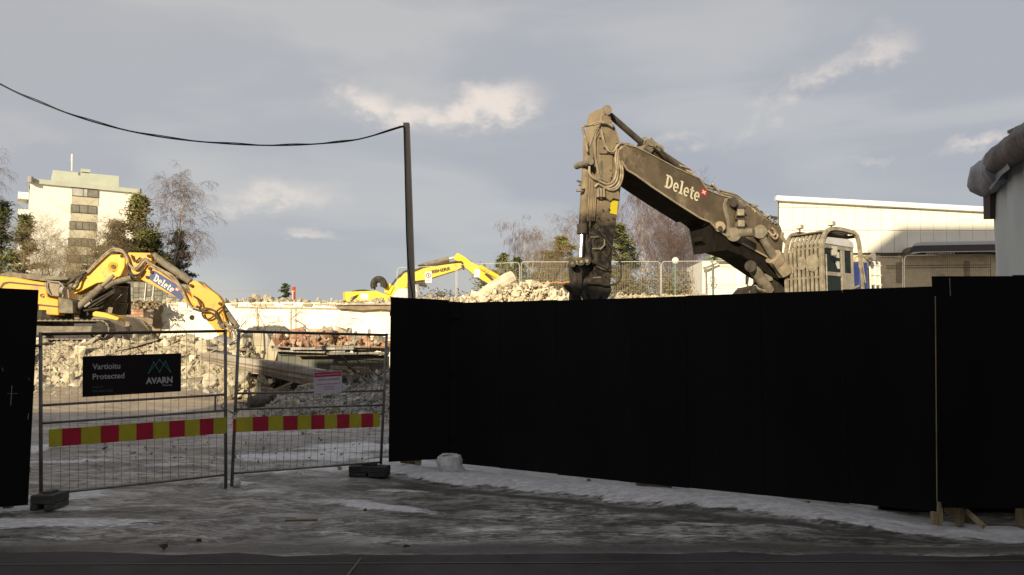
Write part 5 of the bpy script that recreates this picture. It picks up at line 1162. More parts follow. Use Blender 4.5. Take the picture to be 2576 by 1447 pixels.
MB().prism([L(-.12, -.12, zt - .12), L(-.12, -Wd + .08, zt - .12), L(-LenB, -Wd + .08, zt - .12), L(-LenB, -.12, zt - .12)], (0, 0, .02)).build('roof_plate', 'iron', t)
# cab body
cs = -.10
def side(pts_, off, th, name, mat, bevel=.015): return MB().prism([L(f, cs + off, z) for f, z in pts_], -SD * th).build(name, mat, t, bevel=bevel)
ch = zt - .27
side([(-.22, zf), (-.16, ch - .5), (-.22, ch - .02), (-1.62, ch - .02), (-1.66, zf)], -.12, Wd - .3, 'cab_core', 'iron')
side([(-.12, ch - .14), (-.18, ch - .04), (-.4, ch + .04), (-1.4, ch + .05), (-1.62, ch - .03), (-1.66, ch - .2), (-.12, ch - .16)], .03, Wd - .12, 'cab_roof', 'cab_roof', .04)
# door frame pieces round the windows
side([(-.10, zf), (-.10, ch - .15), (-.22, ch - .15), (-.22, zf)], 0, .1, 'cab_pillar', 'cab')
side([(-.22, ch - .15), (-.22, ch - .30), (-1.66, ch - .30), (-1.66, ch - .15)], 0, .1, 'door_header', 'cab')
side([(-1.06, ch - .30), (-1.22, ch - .30), (-1.22, zf), (-1.06, zf)], 0, .1, 'cab_pillar', 'cab')
side([(-1.58, ch - .30), (-1.66, ch - .30), (-1.66, zf), (-1.58, zf)], 0, .1, 'cab_pillar', 'cab')
side([(-.22, ch - .97), (-1.06, ch - .97), (-1.06, ch - 1.09), (-.22, ch - 1.09)], 0, .1, 'door_rail', 'cab')
side([(-1.22, ch - .97), (-1.58, ch - .97), (-1.58, zf), (-1.22, zf)], 0, .1, 'rear_panel', 'cab')
side([(-.22, ch - .30), (-1.06, ch - .30), (-1.06, ch - .97), (-.22, ch - .97)], -.05, .01, 'door_window', 'glass', 0)
side([(-1.22, ch - .30), (-1.58, ch - .30), (-1.58, ch - .97), (-1.22, ch - .97)], -.05, .01, 'rear_window', 'glass', 0)
side([(-.22, ch - 1.09), (-1.06, ch - 1.09), (-1.06, zf), (-.22, zf)], -.05, .01, 'lower_window', 'glass', 0)
side([(-.72, ch - .36), (-1.0, ch - .37), (-1.0, ch - .54), (-.72, ch - .52)], -.03, .012, 'bright_reflection_pane', 'win_lt', 0)
side([(-.78, ch - .64), (-1.0, ch - .64), (-1.0, ch - .86), (-.9, ch - .86)], -.03, .012, 'far_window_pane', 'win_lt', 0)
MB().box(L(-.38, .12, ch - .40), (.18, .1, .28)).build('mirror', 'mirror', t, bevel=.03)
MB().tube([L(-.1, .05, ch - .32), L(-.3, .12, ch - .34)], .02, 6).build('mirror_arm', 'iron', t)
MB().tube([L(-.12, .03, zf), L(-.1, .05, ch - .5)], .022, 8).build('handrail', 'cage', t)
MB().box(L(-.75, -.06, zf + .35), (.3, .04, .5)).build('seat_side', 'cab', t, bevel=.03)
for (px_, py_) in ((2031, 566), (2101, 555) if 0 else (2098, 563)):
    f_, s_ = ((-.3, -.95) if px_ < 2050 else (-.55, -.05)); c = L(f_, s_, zt + .17)
    rm = Matrix((HD.to_tuple(), SD.to_tuple(), (0, 0, 1))).transposed().to_3x3()
    lamp = MB().box(c, (.14, .2, .13), rm).build('work_lamp', 'lamp_grey', t, bevel=.02); MB().tube([c - Vector((0, 0, .16)), c - Vector((0, 0, .06))], .02, 6).build('lamp_stalk', 'iron', t)
    MB().box(c + HD * .075, (.01, .16, .1), rm).build('lamp_glass', 'white_print', t)
c = L(-LenB - .1, .22, zt - .75); MB().tube([c, c + SD * .16 + Vector((.02, 0, 0))], [.04, .13], 12).build('horn', 'lamp_grey', t)
# body behind the cab
side([(-1.15, zf), (-1.3, zf + .35), (-LenB - .0, zf + .9), (-LenB - .02, zt - .86), (-LenB - .40, zt - .88), (-LenB - .42, zf)], .10, 1.1, 'side_box', 'blue', .03)
side([(-.7, zf + .45), (-.9, zf + .5), (-1.7, zf + .78), (-1.75, zf + .84), (-1.2, zf + .68)], .12, .02, 'fender_strip', 'cage', 0)
zbt = zt - .92
side([(-LenB - .42, zf - .6), (-LenB - .42, zbt - .04), (-LenB - .98, zbt - .08), (-LenB - 1.0, zf - .6)], -.1, 2.6, 'engine_house', 'cab', .05)
for k_ in range(3):
    f0 = -LenB - .48 - k_ * .25
    mb = MB()
    pp_ = smoothpath([L(f0, .02, zf - .3), L(f0, .02, zbt - .1), L(f0 - .04, .0, zbt + .06), L(f0 - .12, -.1, zbt + .1)], 3)
    mb.tube(pp_, .028, 6); mb.build('rail_hoop', 'white_print', t)
for z in (zbt - .02, zbt - .32, zbt - .62): MB().tube([L(-LenB - .46, .03, z), L(-LenB - 1.04, .03, z)], .024, 6).build('rail_bar', 'white_print', t)
for f0 in (-LenB - .6, -LenB - .85): MB().box(L(f0, .0, zbt - .35), (.2, .05, .6), Matrix((HD.to_tuple(), SD.to_tuple(), (0, 0, 1))).transposed().to_3x3()).build('grille_panel', 'cladding', t)
MB().tube([L(-LenB - .1, .04, zbt + .22), L(-LenB - .5, .04, zbt + .02)], .02, 6).build('stay', 'cage', t); MB().tube([L(-LenB + .02, .1, zbt + .0), L(-LenB - .1, .1, zbt - .6)], .018, 6).build('strap', 'cage', t)
MB().bar(L(-.3, -.6, 2.75), L(-LenB - 1.2, -.6, 2.75), 2.6, .4).build('deck', 'iron', t)
for s_ in (-.3, -2.6): track(t, L(-1.6, s_, 1.55), HD, 3.8, .5, .6, 'dusty', 40)
MB().tube([L(-1.6, -1.5, 2.1), L(-1.6, -1.5, 2.7)], 1.1, 20).build('turntable', 'iron', t)

# ================================================================== MESH FENCES ON THE TERRACE
def panel(label, PL, x0, x1, ytop, ybot, nw, r=.02, group='site fence panels on the terrace', wires=True, matw='galv_white', crop=None):
    tl, tr, br, bl = PL.hit(x0, ytop[0]), PL.hit(x1, ytop[1]), PL.hit(x1, ybot[1]), PL.hit(x0, ybot[0])
    t = thing('mesh_fence_panel', label, 'fence panel', bl, group); q = [tl, tr, br, bl]; c_ = .06; cy_ = .09
    path = [bl, bil(q, 0, 1 - cy_), bil(q, .01, 1 - cy_ * .35), bil(q, c_ * .6, 1), bil(q, 1 - c_ * .6, 1), bil(q, .99, 1 - cy_ * .35), bil(q, 1, 1 - cy_), br]
    MB().tube(path, r, 6).tube([bl, br], r, 6).build('frame', matw, t)
    mb = MB()
    for i in range(1, nw): mb.tube([bil(q, i / nw, 1), bil(q, i / nw, 0)], .0045, 3, False)
    for v in (.12, .35, .6, .85): mb.tube([bil(q, 0, v), bil(q, 1, v)], .0045, 3, False)
    mb.build('wire_mesh', matw, t, kind='stuff', fixn=False); return t
F1 = Plane((0, 43.3, 0), (1, 0))
panel('first mesh fence panel from the left beside the far excavator boom', F1, 999, 1147, (674, 668), (772, 772), 40)
panel('mesh fence panel in front of the far excavator stick and log', F1, 1150, 1307, (667, 660), (772, 772), 42)
panel('mesh fence panel between the log and the sooty stick', F1, 1311, 1476, (659, 659), (772, 772), 42)
panel('mesh fence panel just right of the sooty stick', F1, 1480, 1661, (659, 658), (772, 768), 42)
panel('mesh fence panel beside the green lamp post', F1, 1664, 1850, (658, 656), (768, 768), 42)
F2 = Plane((0, 38.0, 0), (1, 0))
panel('mesh fence panel just right of the barred cab', F2, 2150, 2271, (646, 646), (745, 745), 34, matw='galv')
panel('mesh fence panel in front of the beige wall near the wrapped building', F2, 2275, 2492, (643, 640), (745, 745), 40, matw='galv')
t = thing('prohibition_sign', 'small white prohibition sign with red ring on the first fence panel', 'sign', F1.hit(1077, 711, .05))
MB().prism([F1.hit(*p_, .06) for p_ in ((1069, 683), (1086, 683), (1086, 711), (1069, 711))], (0, .02, 0)).build('plate', 'white_print', t)
MB().tube([F1.hit(1077.5 + 5.6 * math.cos(a_ / 8 * math.pi), 693 + 5.6 * math.sin(a_ / 8 * math.pi), .065) for a_ in range(17)], .02, 5, False).build('ring', 'print_red', t)
MB().bar(F1.hit(1073.5, 689, .065), F1.hit(1081.5, 697, .065), .035, .01).build('bar', 'print_red', t)
MB().box(F1.hit(1077.5, 693, .062), (.06, .005, .14)).build('figure', 'black_print', t); MB().box(F1.hit(1077.5, 706, .065), (.26, .005, .03)).build('caption_line', 'print_pink', t)
t = thing('paper_notice', 'blank white sheet hanging on the fence before the far excavator stick', 'notice', F1.hit(1200, 700, .05))
MB().prism([F1.hit(*p_, .06) for p_ in ((1193, 677), (1208, 677), (1207, 698), (1193, 697))], (0, .015, 0)).build('sheet', 'white_print', t)
tp = MB().tube(smoothpath([F1.hit(x, 713 - (x - 1310) * .02 + 1.0 * math.sin(x), .1) for x in range(1312, 1440, 8)], 2), .035, 4).build('warning_tape', 'orange_plastic'); tag(tp, 'orange and white twisted tape strung along the fence left of the stick', 'tape')
tp = MB().tube([F1.hit(1435, 706, .1), F1.hit(1434, 724, .12)], .04, 5).build('tape_end', 'orange_plastic'); tag(tp, 'short hanging end of the orange tape next to the sooty stick', 'tape')

# white rubble heap on the terrace
HPp = Plane((0, 41.5, 0), (1, 0))
def pos_h(r_):
    px = r_.uniform(1160, 1450); top = np.interp(px, [1160, 1190, 1230, 1270, 1290, 1330, 1350, 1380, 1410, 1430, 1450], [755, 745, 725, 718, 712, 712, 710, 724, 733, 745, 755]); return HPp.hit(px, top + (765 - top) * r_.random(), r_.uniform(-1, .9))
pile('rubble_heap', 'bright pale rubble heap with a log behind the long hoarding', 'rubble', pos_h, 250, .2, .60, ['concrete_pale', 'concrete_pale', 'concrete_lt'], 2000, .08, .2, 'concrete_pale', 71)
o = MB().tube([HPp.hit(*zr(180, 1280), .5), HPp.hit(*zr(520, 1060), .5), HPp.hit(*zr(760, 930), .4), HPp.hit(*zr(860, 880), .3)], [.3, .36, .40, .36], 10).build('leaning_log', 'concrete_pale'); tag(o, 'thick pale log leaning up to the right on the rubble heap', 'log')
o = MB().bar(F1.hit(1150, 757, .3), F1.hit(1438, 757.5, .3), .12, .1).build('kerb_beam', 'concrete_lt'); tag(o, 'pale edging beam lying along the foot of the terrace fence', 'beam')
pile('rubble_heap', 'low pale rubble between the sooty stick and the lamp post', 'rubble', lambda r_: HPp.hit(r_.uniform(1550, 1770), r_.uniform(744, 758), r_.uniform(-1, 1)), 60, .12, .4, ['concrete_lt', 'concrete'], 400, .05, .15, 'concrete_lt', 72)
pile('rubble_heap', 'whitish debris at the foot of the fence below the prohibition sign', 'rubble', lambda r_: HPp.hit(r_.uniform(1000, 1160), r_.uniform(748, 765), r_.uniform(-1, .5)), 40, .12, .3, ['concrete_lt'], 300, .04, .12, 'concrete_lt', 73)
a_ = HPp.hit(1733, 745, .6); b_ = HPp.hit(1748, 698, .6); o = MB().bar(a_, b_, .1, .05).build('leaning_board', 'cage'); tag(o, 'pale board leaning on the fence right of the lamp post', 'board')

# lamp post with globe, striped post
LP = Plane((0, 47, 0), (1, 0)); t = thing('lamp_post', 'slim green lamp post with a white globe behind the terrace fence', 'lamp post', (LP.hit(1698, 760).x, 47, 4.2))
MB().tube([(LP.hit(1698, 760).x, 47, 4.2), LP.hit(1699, 662)], .07, 8).build('post', 'green_post', t)
bm = bmesh.new(); bmesh.ops.create_icosphere(bm, subdivisions=2, radius=.22); bmesh.ops.translate(bm, verts=bm.verts[:], vec=LP.hit(1699, 656)); m_ = bpy.data.meshes.new('globe'); bm.to_mesh(m_); bm.free(); m_.materials.append(M['globe']); o = bpy.data.objects.new('globe', m_); COL.objects.link(o); o.parent = t; o.matrix_parent_inverse = Matrix.Translation(-t.location)
SPp = Plane((0, 60, 0), (1, 0)); t = thing('marker_post', 'red and white marker post beside the small distant spruce', 'post', SPp.hit(738, 762))
for i, (y0, y1, mt) in enumerate(((722, 731, 'red_plastic'), (731, 735, 'orange'), (735, 748, 'red_plastic'), (748, 764, 'red_plastic'))): MB().tube([SPp.hit(738.5, y0), SPp.hit(738.5, y1)], .15, 8).build('band', mt, t)
MB().bar(SPp.hit(737, 733, .16), SPp.hit(737, 764, .16), .1, .05).build('white_strip', 'white_print', t)
cw = MB().tube(smoothpath([SPp.hit(300, 740, -2), SPp.hit(560, 733), SPp.hit(690, 730), SPp.hit(737, 724), SPp.hit(800, 733), SPp.hit(870, 738)], 6), .012, 4).build('thin_wire', 'lamp_grey'); tag(cw, 'very thin wire strung from the marker post across the sky edge', 'wire')

# ================================================================== BUILDINGS
# apartment block
d_ap = Vector((1, .64, 0)).normalized(); AP = Plane(at(75, 447, 135), d_ap)
t = thing('apartment_block', 'pale nine storey apartment block at the left behind the pines', 'building', AP.hit(200, 760))
c0 = AP.hit(76, 462); c1 = AP.hit(349, 486); base = 4.0
def apw(x0, x1, yt_l, yt_r, off, th, name, mat, yb=None, yb_r=None):
    a_, b_ = AP.hit(x0, yt_l, off), AP.hit(x1, yt_r, off)
    if yb is None: c_, d_ = Vector((b_.x, b_.y, base)), Vector((a_.x, a_.y, base))
    else: c_, d_ = AP.hit(x1, yb_r, off), AP.hit(x0, yb, off)
    return MB().prism([a_, b_, c_, d_], -AP.n * th).build(name, mat, t)
apw(76, 349, 461, 486, 0, 18, 'wall', 'apt')
apw(74, 349, 448, 476, .5, 19, 'roof_edge', 'apt_roof', 460, 486)
apw(133, 299, 428, 443, -5, 8, 'roof_house', 'apt_roof', 458, 478)
apw(204, 227, 424, 427, -4.8, 1.5, 'chimney', 'apt_roof', 432, 434)
MB().tube([AP.hit(181, 430, -4), AP.hit(181.5, 388, -4)], .12, 6).build('mast', 'cladding', t)
MB().tube([AP.hit(181, 408, -4), AP.hit(181.5, 388, -4)], .17, 6).build('antenna', 'white_print', t)
for p_ in ((77, 452), (350, 482)): 
    c = AP.hit(*p_, 1.0); MB().tube([c - Vector((0, 0, .5)), c + Vector((0, 0, .5))], .45, 8).build('floodlight', 'lamp_grey', t)
wx = [(181, 247), (178, 243), (174.5, 241), (171.5, 238), (168, 236), (165, 233), (162, 230)]
for i, (xa, xb) in enumerate(wx):
    yb_ = 471 + i * 42.2; s_ = lambda x: (x - 180) * (.085 - i * .012)
    y0 = yb_ + s_(xa) + 1; y1 = yb_ + s_(xb) + 1
    f_ = apw(xa, xb, y0, y1, .18, .2, 'window', 'frame_dark', y0 + 20.5, y1 + 20.5 - i * .2)
    sp_ = apw(xa - 1, xb + 1, y0 + 21.2, y1 + 21.2, .08, .1, 'spandrel', 'apt_spandrel', y0 + 41, y1 + 41)
    n_ = 3 if i in (0, 1) else 4; cuts = [0, .43, .60, 1.0] if i == 0 else [j / n_ for j in range(n_ + 1)]
    for j in range(n_):
        u0 = xa + (xb - xa) * cuts[j] + .9; u1 = xa + (xb - xa) * cuts[j + 1] - .7; yy0 = y0 + (y1 - y0) * cuts[j] + 1.3; yy1 = y0 + (y1 - y0) * cuts[j + 1] + 1.3
        a_, b_, c_, e_ = AP.hit(u0, yy0, .25), AP.hit(u1, yy1, .25), AP.hit(u1, yy1 + 18, .25), AP.hit(u0, yy0 + 18, .25)
        o_ = MB().prism([a_, b_, c_, e_], -AP.n * .05).build('pane', 'win_lt' if (i == 0 and j != 2) else 'win', f_)
# balconies on the left flank
sn_ = Vector((-d_ap.x, -d_ap.y, 0))
for i in range(6):
    c = AP.hit(74, 480 + i * 42, -4) + sn_ * .9
    rm = Matrix((d_ap.to_tuple(), (-d_ap.y, d_ap.x, 0), (0, 0, 1))).transposed().to_3x3()
    MB().box(c + Vector((0, 0, -1.4)), (1.6, 5, 1.2), rm).build('balcony', 'apt', t); MB().box(c + Vector((0, 0, .2)) - sn_ * .45, (.1, 4.4, 1.7), rm).build('balcony_door', 'win', t)

# long white clad hall on the right
CPn = Plane((0, 70, 0), (1, 0)); t = thing('clad_hall', 'white panel clad hall with sloping roof line on the right', 'building', (40, 70, 4.5))
def cw_(pts_, off, th, name, mat, par=None): return MB().prism([CPn.hit(*p_, off) for p_ in pts_], (0, th, 0)).build(name, mat, par or t)
rl = lambda x: 504 + (x - 1957) * .0526
MB().prism([CPn.hit(*p_, -.12) for p_ in ((1957, 497), (2760, 540), (2760, 760), (1957, 760))], (7, 14, 0)).build('wall_core', 'joint', t)
seams = [1960] + [(1700 + zx / 3.808) * .9938 for zx in (1165, 1285, 1405, 1527, 1650, 1775, 1898, 2022, 2148)]
dx = seams[-1] - seams[-2]
while seams[-1] < 2740: seams.append(seams[-1] + dx)
for a_, b_ in zip(seams[:-1], seams[1:]):
    for y0a, y0b, y1 in ((rl(a_) + 2, rl(b_) + 2, 521 + (a_ - 1960) * .012), (522.2 + (a_ - 1960) * .012,) * 2 + (579.0,), (580.2,) * 2 + (636,)):
        cw_([(a_ + .45, y0a), (b_ - .45, y0b), (b_ - .45, y1), (a_ + .45, y1)], 0, .1, 'panel', 'cladding')
cw_([(1954, 492), (2760, 535), (2760, 547), (1954, 503.5)], .5, .6, 'fascia', 'fascia')
cw_([(1957, 640), (2760, 640), (2760, 775), (1957, 775)], -.05, .2, 'lower_wall', 'beige')
cw_([(1957, 637.5), (2760, 637.5), (2760, 640), (1957, 640)], .1, .2, 'drip_edge', 'joint')
for y in (668, 674): cw_([(2230, y), (2490, y - 2), (2490, y - 1), (2230, y + 1)], .02, .07, 'ledge_line', 'joint')
cw_([(2217, 642), (2258, 642), (2258, 647), (2217, 647)], .06, .1, 'vent_strip', 'joint')
cw_([(2255, 660), (2270, 660), (2270, 712), (2255, 712)], .02, .06, 'door_outline', 'dirt')
cw_([(2426, 657), (2440, 657), (2440, 700), (2426, 700)], .02, .05, 'door_outline', 'dirt')
# projecting canopy with snow
zx_ = Zm(10.733, 2280, 600); KP = Plane((0, 68.4, 0), (1, 0)); t = thing('canopy', 'long rounded dark canopy with pale top on the beige wall', 'canopy', KP.hit(2400, 640))
def kp(l_, off, th, name, mat): return MB().prism([KP.hit(*zx_(*p_), off) for p_ in l_], (0, th, 0)).build(name, mat, t)
kp([(230, 460), (240, 380), (290, 290), (380, 240), (560, 235), (3200, 190), (3200, 360), (560, 400), (330, 420)], 0, 1.4, 'edge', 'canopy_dark')
kp([(290, 290), (340, 200), (440, 160), (540, 140), (3200, 90), (3200, 186), (560, 232), (400, 240)], -.4, 1.2, 'top', 'canopy_top')
kp([(240, 465), (360, 415), (560, 402), (3200, 365), (3200, 380), (560, 420), (300, 466)], .02, .3, 'lip', 'canopy_top')
kp([(260, 468), (400, 432), (1100, 418), (1810, 412), (1800, 440), (1400, 465), (500, 480)], -.25, .1, 'sign_band', 'black_print')
q = [KP.hit(*zx_(*p_), -.23) for p_ in ((700, 432), (1460, 420), (1460, 462), (700, 472))]; mb = MB(); on_quad(mb, text_geo('PARTURILIIKE', .03, 1.3), q, (0, 0, 1, 1), KP.n, .02); mb.build('lettering', 'white_print', t, fixn=False)

# small bright hut with green roof sheet behind the boom
TP = Plane((0, 56, 0), (1, 0)); t = thing('site_hut', 'bright white hut with green roof seen under the boom', 'hut', (TP.hit(1870, 760).x, 56, 4.2))
def tp_(l_, off, th, name, mat): return MB().prism([TP.hit(*zd(*p_), off) for p_ in l_], (0, th, 0)).build(name, mat, t)
tp_([(195, 335), (1600, 315), (2100, 315), (2100, 1500), (195, 1500)], 0, 5, 'wall', 'white_wall2')
tp_([(410, 150), (1000, 110), (1100, 120), (1440, 265), (1430, 300), (620, 290), (600, 170), (410, 240)], .8, 1.5, 'roof', 'sheet_green')
tp_([(550, 100), (1000, 45), (1060, 85), (1000, 110), (590, 150)], .3, 4, 'roof_top', 'concrete_gr')
tp_([(405, 145), (1000, 108), (1150, 125), (1150, 135), (600, 165), (405, 165)], .85, .1, 'roof_edge', 'cladding')
tp_([(230, 485), (290, 485), (650, 350), (650, 380), (330, 540), (230, 555)], .6, .15, 'awning_frame', 'dusty')
tp_([(275, 540), (300, 540), (310, 900), (320, 1300), (285, 1300), (290, 900)], .6, .12, 'awning_post', 'dusty')
tp_([(450, 260), (480, 260), (482, 1300), (465, 1300)], .9, .1, 'standpipe', 'green_post')
for y in (478, 520, 965, 1010, 1070): tp_([(640 if y < 600 else 330, y), (1560, y - 12), (1560, y - 4), (640 if y < 600 else 330, y + 8)], .02, .03, 'wall_line', 'joint')
MB().tube([TP.hit(*zd(470 + 70 * math.cos(a_ * math.pi / 8), 835 + 75 * math.sin(a_ * math.pi / 8)), 1.0) for a_ in range(17)], .03, 5, False).build('hose_ring', 'dusty', t)
MP = Plane((0, 36, 0), (1, 0)); t = thing('signal_mast', 'dark slanting mast with a box in front of the white hut', 'mast', MP.hit(1895, 745))
MB().bar(MP.hit(*zd(1335, 230)), MP.hit(*zd(1440, 1200)), .05).build('rod', 'iron', t); MB().prism([MP.hit(*zd(*p_)) for p_ in ((1395, 720), (1470, 725), (1440, 965), (1395, 960))], (0, .2, 0)).build('box', 'iron', t)
MB().bar(MP.hit(*zd(1600, 690)), MP.hit(*zd(1610, 1000)), .1).build('box_post', 'iron', t)
o = MB().prism([MP.hit(*zd(*p_), .3) for p_ in ((1460, 1190), (1480, 1060), (1580, 990), (1640, 1010), (1620, 1200))], (0, .5, 0)).build('bucket_shell', 'cab'); tag(o, 'grey curved metal shell poking up beside the cab behind the hoarding', 'metal shell')

# dark stone building behind the yellow boom
BPn = Plane((0, 50, 0), (1, 0)); t = thing('stone_house', 'dark stone faced low building behind the orange-yellow boom', 'building', (BPn.hit(410, 760).x, 50, 4.2))
def bp(l_, off, th, name, mat, par=None): return MB().prism([BPn.hit(*p_, off) for p_ in l_], (0, th, 0)).build(name, mat, par or t)
MB().prism([BPn.hit(*p_, -.1) for p_ in ((318, 706), (497, 716), (497, 790), (318, 790))], (-3.0, 6, 0)).build('wall_core', 'stone_gap', t)
rnd = random.Random(17); x = 320
while x < 492:
    wv = rnd.uniform(11, 19); y = 709 + (x - 320) * .05; x1 = min(x + wv, 495)
    while y < 762:
        hv = rnd.uniform(8, 14); y1 = min(y + hv, 765)
        m_ = 'win' if (365 < x < 385 or 425 < x < 440) and rnd.random() < .7 else 'stone'
        bp([(x + .5, y + .5), (x1 - .5, y + .5 + rnd.uniform(-.6, .6)), (x1 - .5, y1 - .5), (x + .5, y1 - .5)], rnd.uniform(0, .08), .15, 'window' if m_ == 'win' else 'stone', m_); y = y1
    x = x1
for xx in (366, 386): bp([(xx, 712), (xx + 1.6, 712), (xx - 3, 765), (xx - 4.6, 765)], .15, .1, 'downpipe', 'cladding')

# wrapped building at the right edge
wa_, wb_ = at(2489, 455, 14.0), at(2576, 400, 12.2)
dW = Vector((wb_.x - wa_.x, wb_.y - wa_.y, 0)).normalized(); WPn = Plane(Vector((wa_.x, wa_.y, 0)), dW)
t = thing('wrapped_building', 'white tarpaulin wrapped scaffold building at the right edge', 'building', (wa_.x, wa_.y, 0))
ez = 5.0; nW = WPn.n
mb = MB(); NX, NZ = 46, 24; vs = []; fs = []; LW = 7.5
for j in range(NZ + 1):
    for i in range(NX + 1):
        u = i / NX * LW; z = .0 + j / NZ * ez; fold = .045 * math.sin(u * 7.3 + .6 * math.sin(z * .9)) + .03 * math.sin(u * 17 + z) + .02 * mnoise.noise(Vector((u * 2, z * .8, 1)))
        P_ = Vector((wa_.x, wa_.y, z)) + dW * u + nW * (fold - .04); vs.append(P_)
for j in range(NZ):
    for i in range(NX): a_ = j * (NX + 1) + i; fs.append((a_, a_ + 1, a_ + NX + 2, a_ + NX + 1))
mb.add(vs, fs); o = mb.build('tarpaulin', 'tarp', t, smooth=True)
MB().prism([Vector((wa_.x, wa_.y, 0)) - nW * .12, Vector((wa_.x, wa_.y, 0)) + dW * LW - nW * .12, Vector((wa_.x, wa_.y, 0)) + dW * LW - nW * 6, Vector((wa_.x, wa_.y, 0)) - nW * 6], (0, 0, ez)).build('frame_block', 'tarp', t)
def roll(name, mat, u0, u1, r0, r1, z0, z1, seed, off=.16, n=40, m=20):
    mb = MB(); vs = []; fs = []
    for i in range(n + 1):
        f_ = i / n; u = u0 + (u1 - u0) * f_; c = Vector((wa_.x, wa_.y, z0 + (z1 - z0) * f_)) + dW * u + nW * off; r_ = r0 + (r1 - r0) * f_
        if f_ < .06: r_ *= .75 + f_ * 4
        for k_ in range(m):
            a_ = 2 * math.pi * k_ / m; rr_ = r_ * (1 + .20 * mnoise.noise(Vector((u * 2.4, math.cos(a_) * 1.3, math.sin(a_) * 1.3 + seed))) + .11 * mnoise.noise(Vector((u * 7, math.cos(a_) * 3, math.sin(a_) * 3 + seed))))
            sag = 1.15 if math.sin(a_) < 0 else .95
            vs.append(c + nW * math.cos(a_) * rr_ + Vector((0, 0, math.sin(a_) * rr_ * sag)))
    for i in range(n):
        for k_ in range(m): a_ = i * m + k_; b_ = i * m + (k_ + 1) % m; fs.append((a_, b_, b_ + m, a_ + m))
    fs.append(tuple(range(m))); fs.append(tuple(range(n * m, n * m + m))); mb.add(vs, fs); return mb.build(name, mat, t, smooth=True)
roll('tarp_flap', 'tarp_roll', -.16, 1.0, .31, .27, ez + .0, ez + .04, 3, .05)
roll('tarp_roll', 'roll_dark', .60, 6.8, .21, .23, ez + .12, ez + .10, 9, .12, 60)
fl = MB(); fl.add([WPn.hit(*p_, .18) for p_ in ((2452, 430), (2475, 468), (2492, 478), (2520, 440), (2540, 425), (2530, 400), (2480, 385))], [(0, 1, 2, 3, 4, 5, 6)]); fl.build('loose_flap', 'tarp_roll', t)
MB().prism([WPn.hit(*p_, .08) for p_ in ((2473, 466), (2490, 466), (2491, 552), (2474, 552))], -nW * .12).build('end_post', 'rust_dark', t)
MB().box(WPn.hit(2568, 328, .1), (.3, .2, .05)).build('cap', 'galv', t)
# ================================================================== TREES
def bare_tree(name, label, x, y, z, h, seed, mat_b, mat_t, spread=.35, levels=4, weep=.0, first=.25, nb=9, group=None, r0=None, twigs=1.0, lean=0.0, forks=0):
    rnd = random.Random(seed); t = thing(name, label, 'tree', (x, y, z), group); tr = MB(); cr = MB()
    r0 = r0 or h * .014; base = Vector((x, y, z))
    def grow(p_, d, L, r_, lev, mb):
        n = 4 if lev < 2 else 3; pts = [p_]; rad = [r_]; q = p_
        for i in range(n):
            d = (d + Vector((rnd.gauss(0, .10), rnd.gauss(0, .10), rnd.gauss(0, .08))) + Vector((0, 0, (.10 if lev <= 2 else 0) - weep * (lev >= 2) * .22 * lev))).normalized(); q = q + d * (L / n); pts.append(q); rad.append(max(r_ * (1 - (i + 1) / n * .75), .0058 * h / 12))
        mb.tube(pts, rad, 5 if lev == 0 else 3, False)
        if lev >= levels: return
        kids = max(2, int((nb if lev == 0 else 6 - lev * .4) * (twigs if lev >= 2 else 1)))
        for i in range(kids):
            u = first + (1 - first) * (i + rnd.random()) / kids if lev == 0 else rnd.uniform(.25, 1.0)
            k_ = min(int(u * n), n - 1); f_ = u * n - k_; c = pts[k_].lerp(pts[k_ + 1], f_); dd = (pts[k_ + 1] - pts[k_]).normalized()
            az_ = rnd.uniform(0, 6.283); side_ = Vector((math.cos(az_), math.sin(az_), 0)); up_ = rnd.uniform(.35, .95) if lev < 2 else rnd.uniform(.1, .7)
            nd = (side_ * (spread * 2.0) + dd * up_ + Vector((0, 0, .15 - weep * .3 * (lev >= 1)))).normalized()
            Lk = L * (rnd.uniform(.42, .62) * (1.15 - .55 * u if lev == 0 else .95)); rk = max(rad[k_] * rnd.uniform(.4, .6), .0058 * h / 12)
            grow(c, nd, Lk, rk, lev + 1, tr if lev == 0 else cr)
    if forks:
        for i in range(forks): grow(base + Vector((rnd.uniform(-.6, .6), rnd.uniform(-.4, .4), 0)), Vector((rnd.uniform(-.32, .32), rnd.uniform(-.2, .2), 1)).normalized(), h * rnd.uniform(.8, 1), r0, 0, tr)
    else: grow(base, Vector((lean, 0, 1)).normalized(), h, r0, 0, tr)
    tr.build('trunk', mat_b, t, fixn=False); cr.build('twigs', mat_t, t, kind='stuff', fixn=False); return t
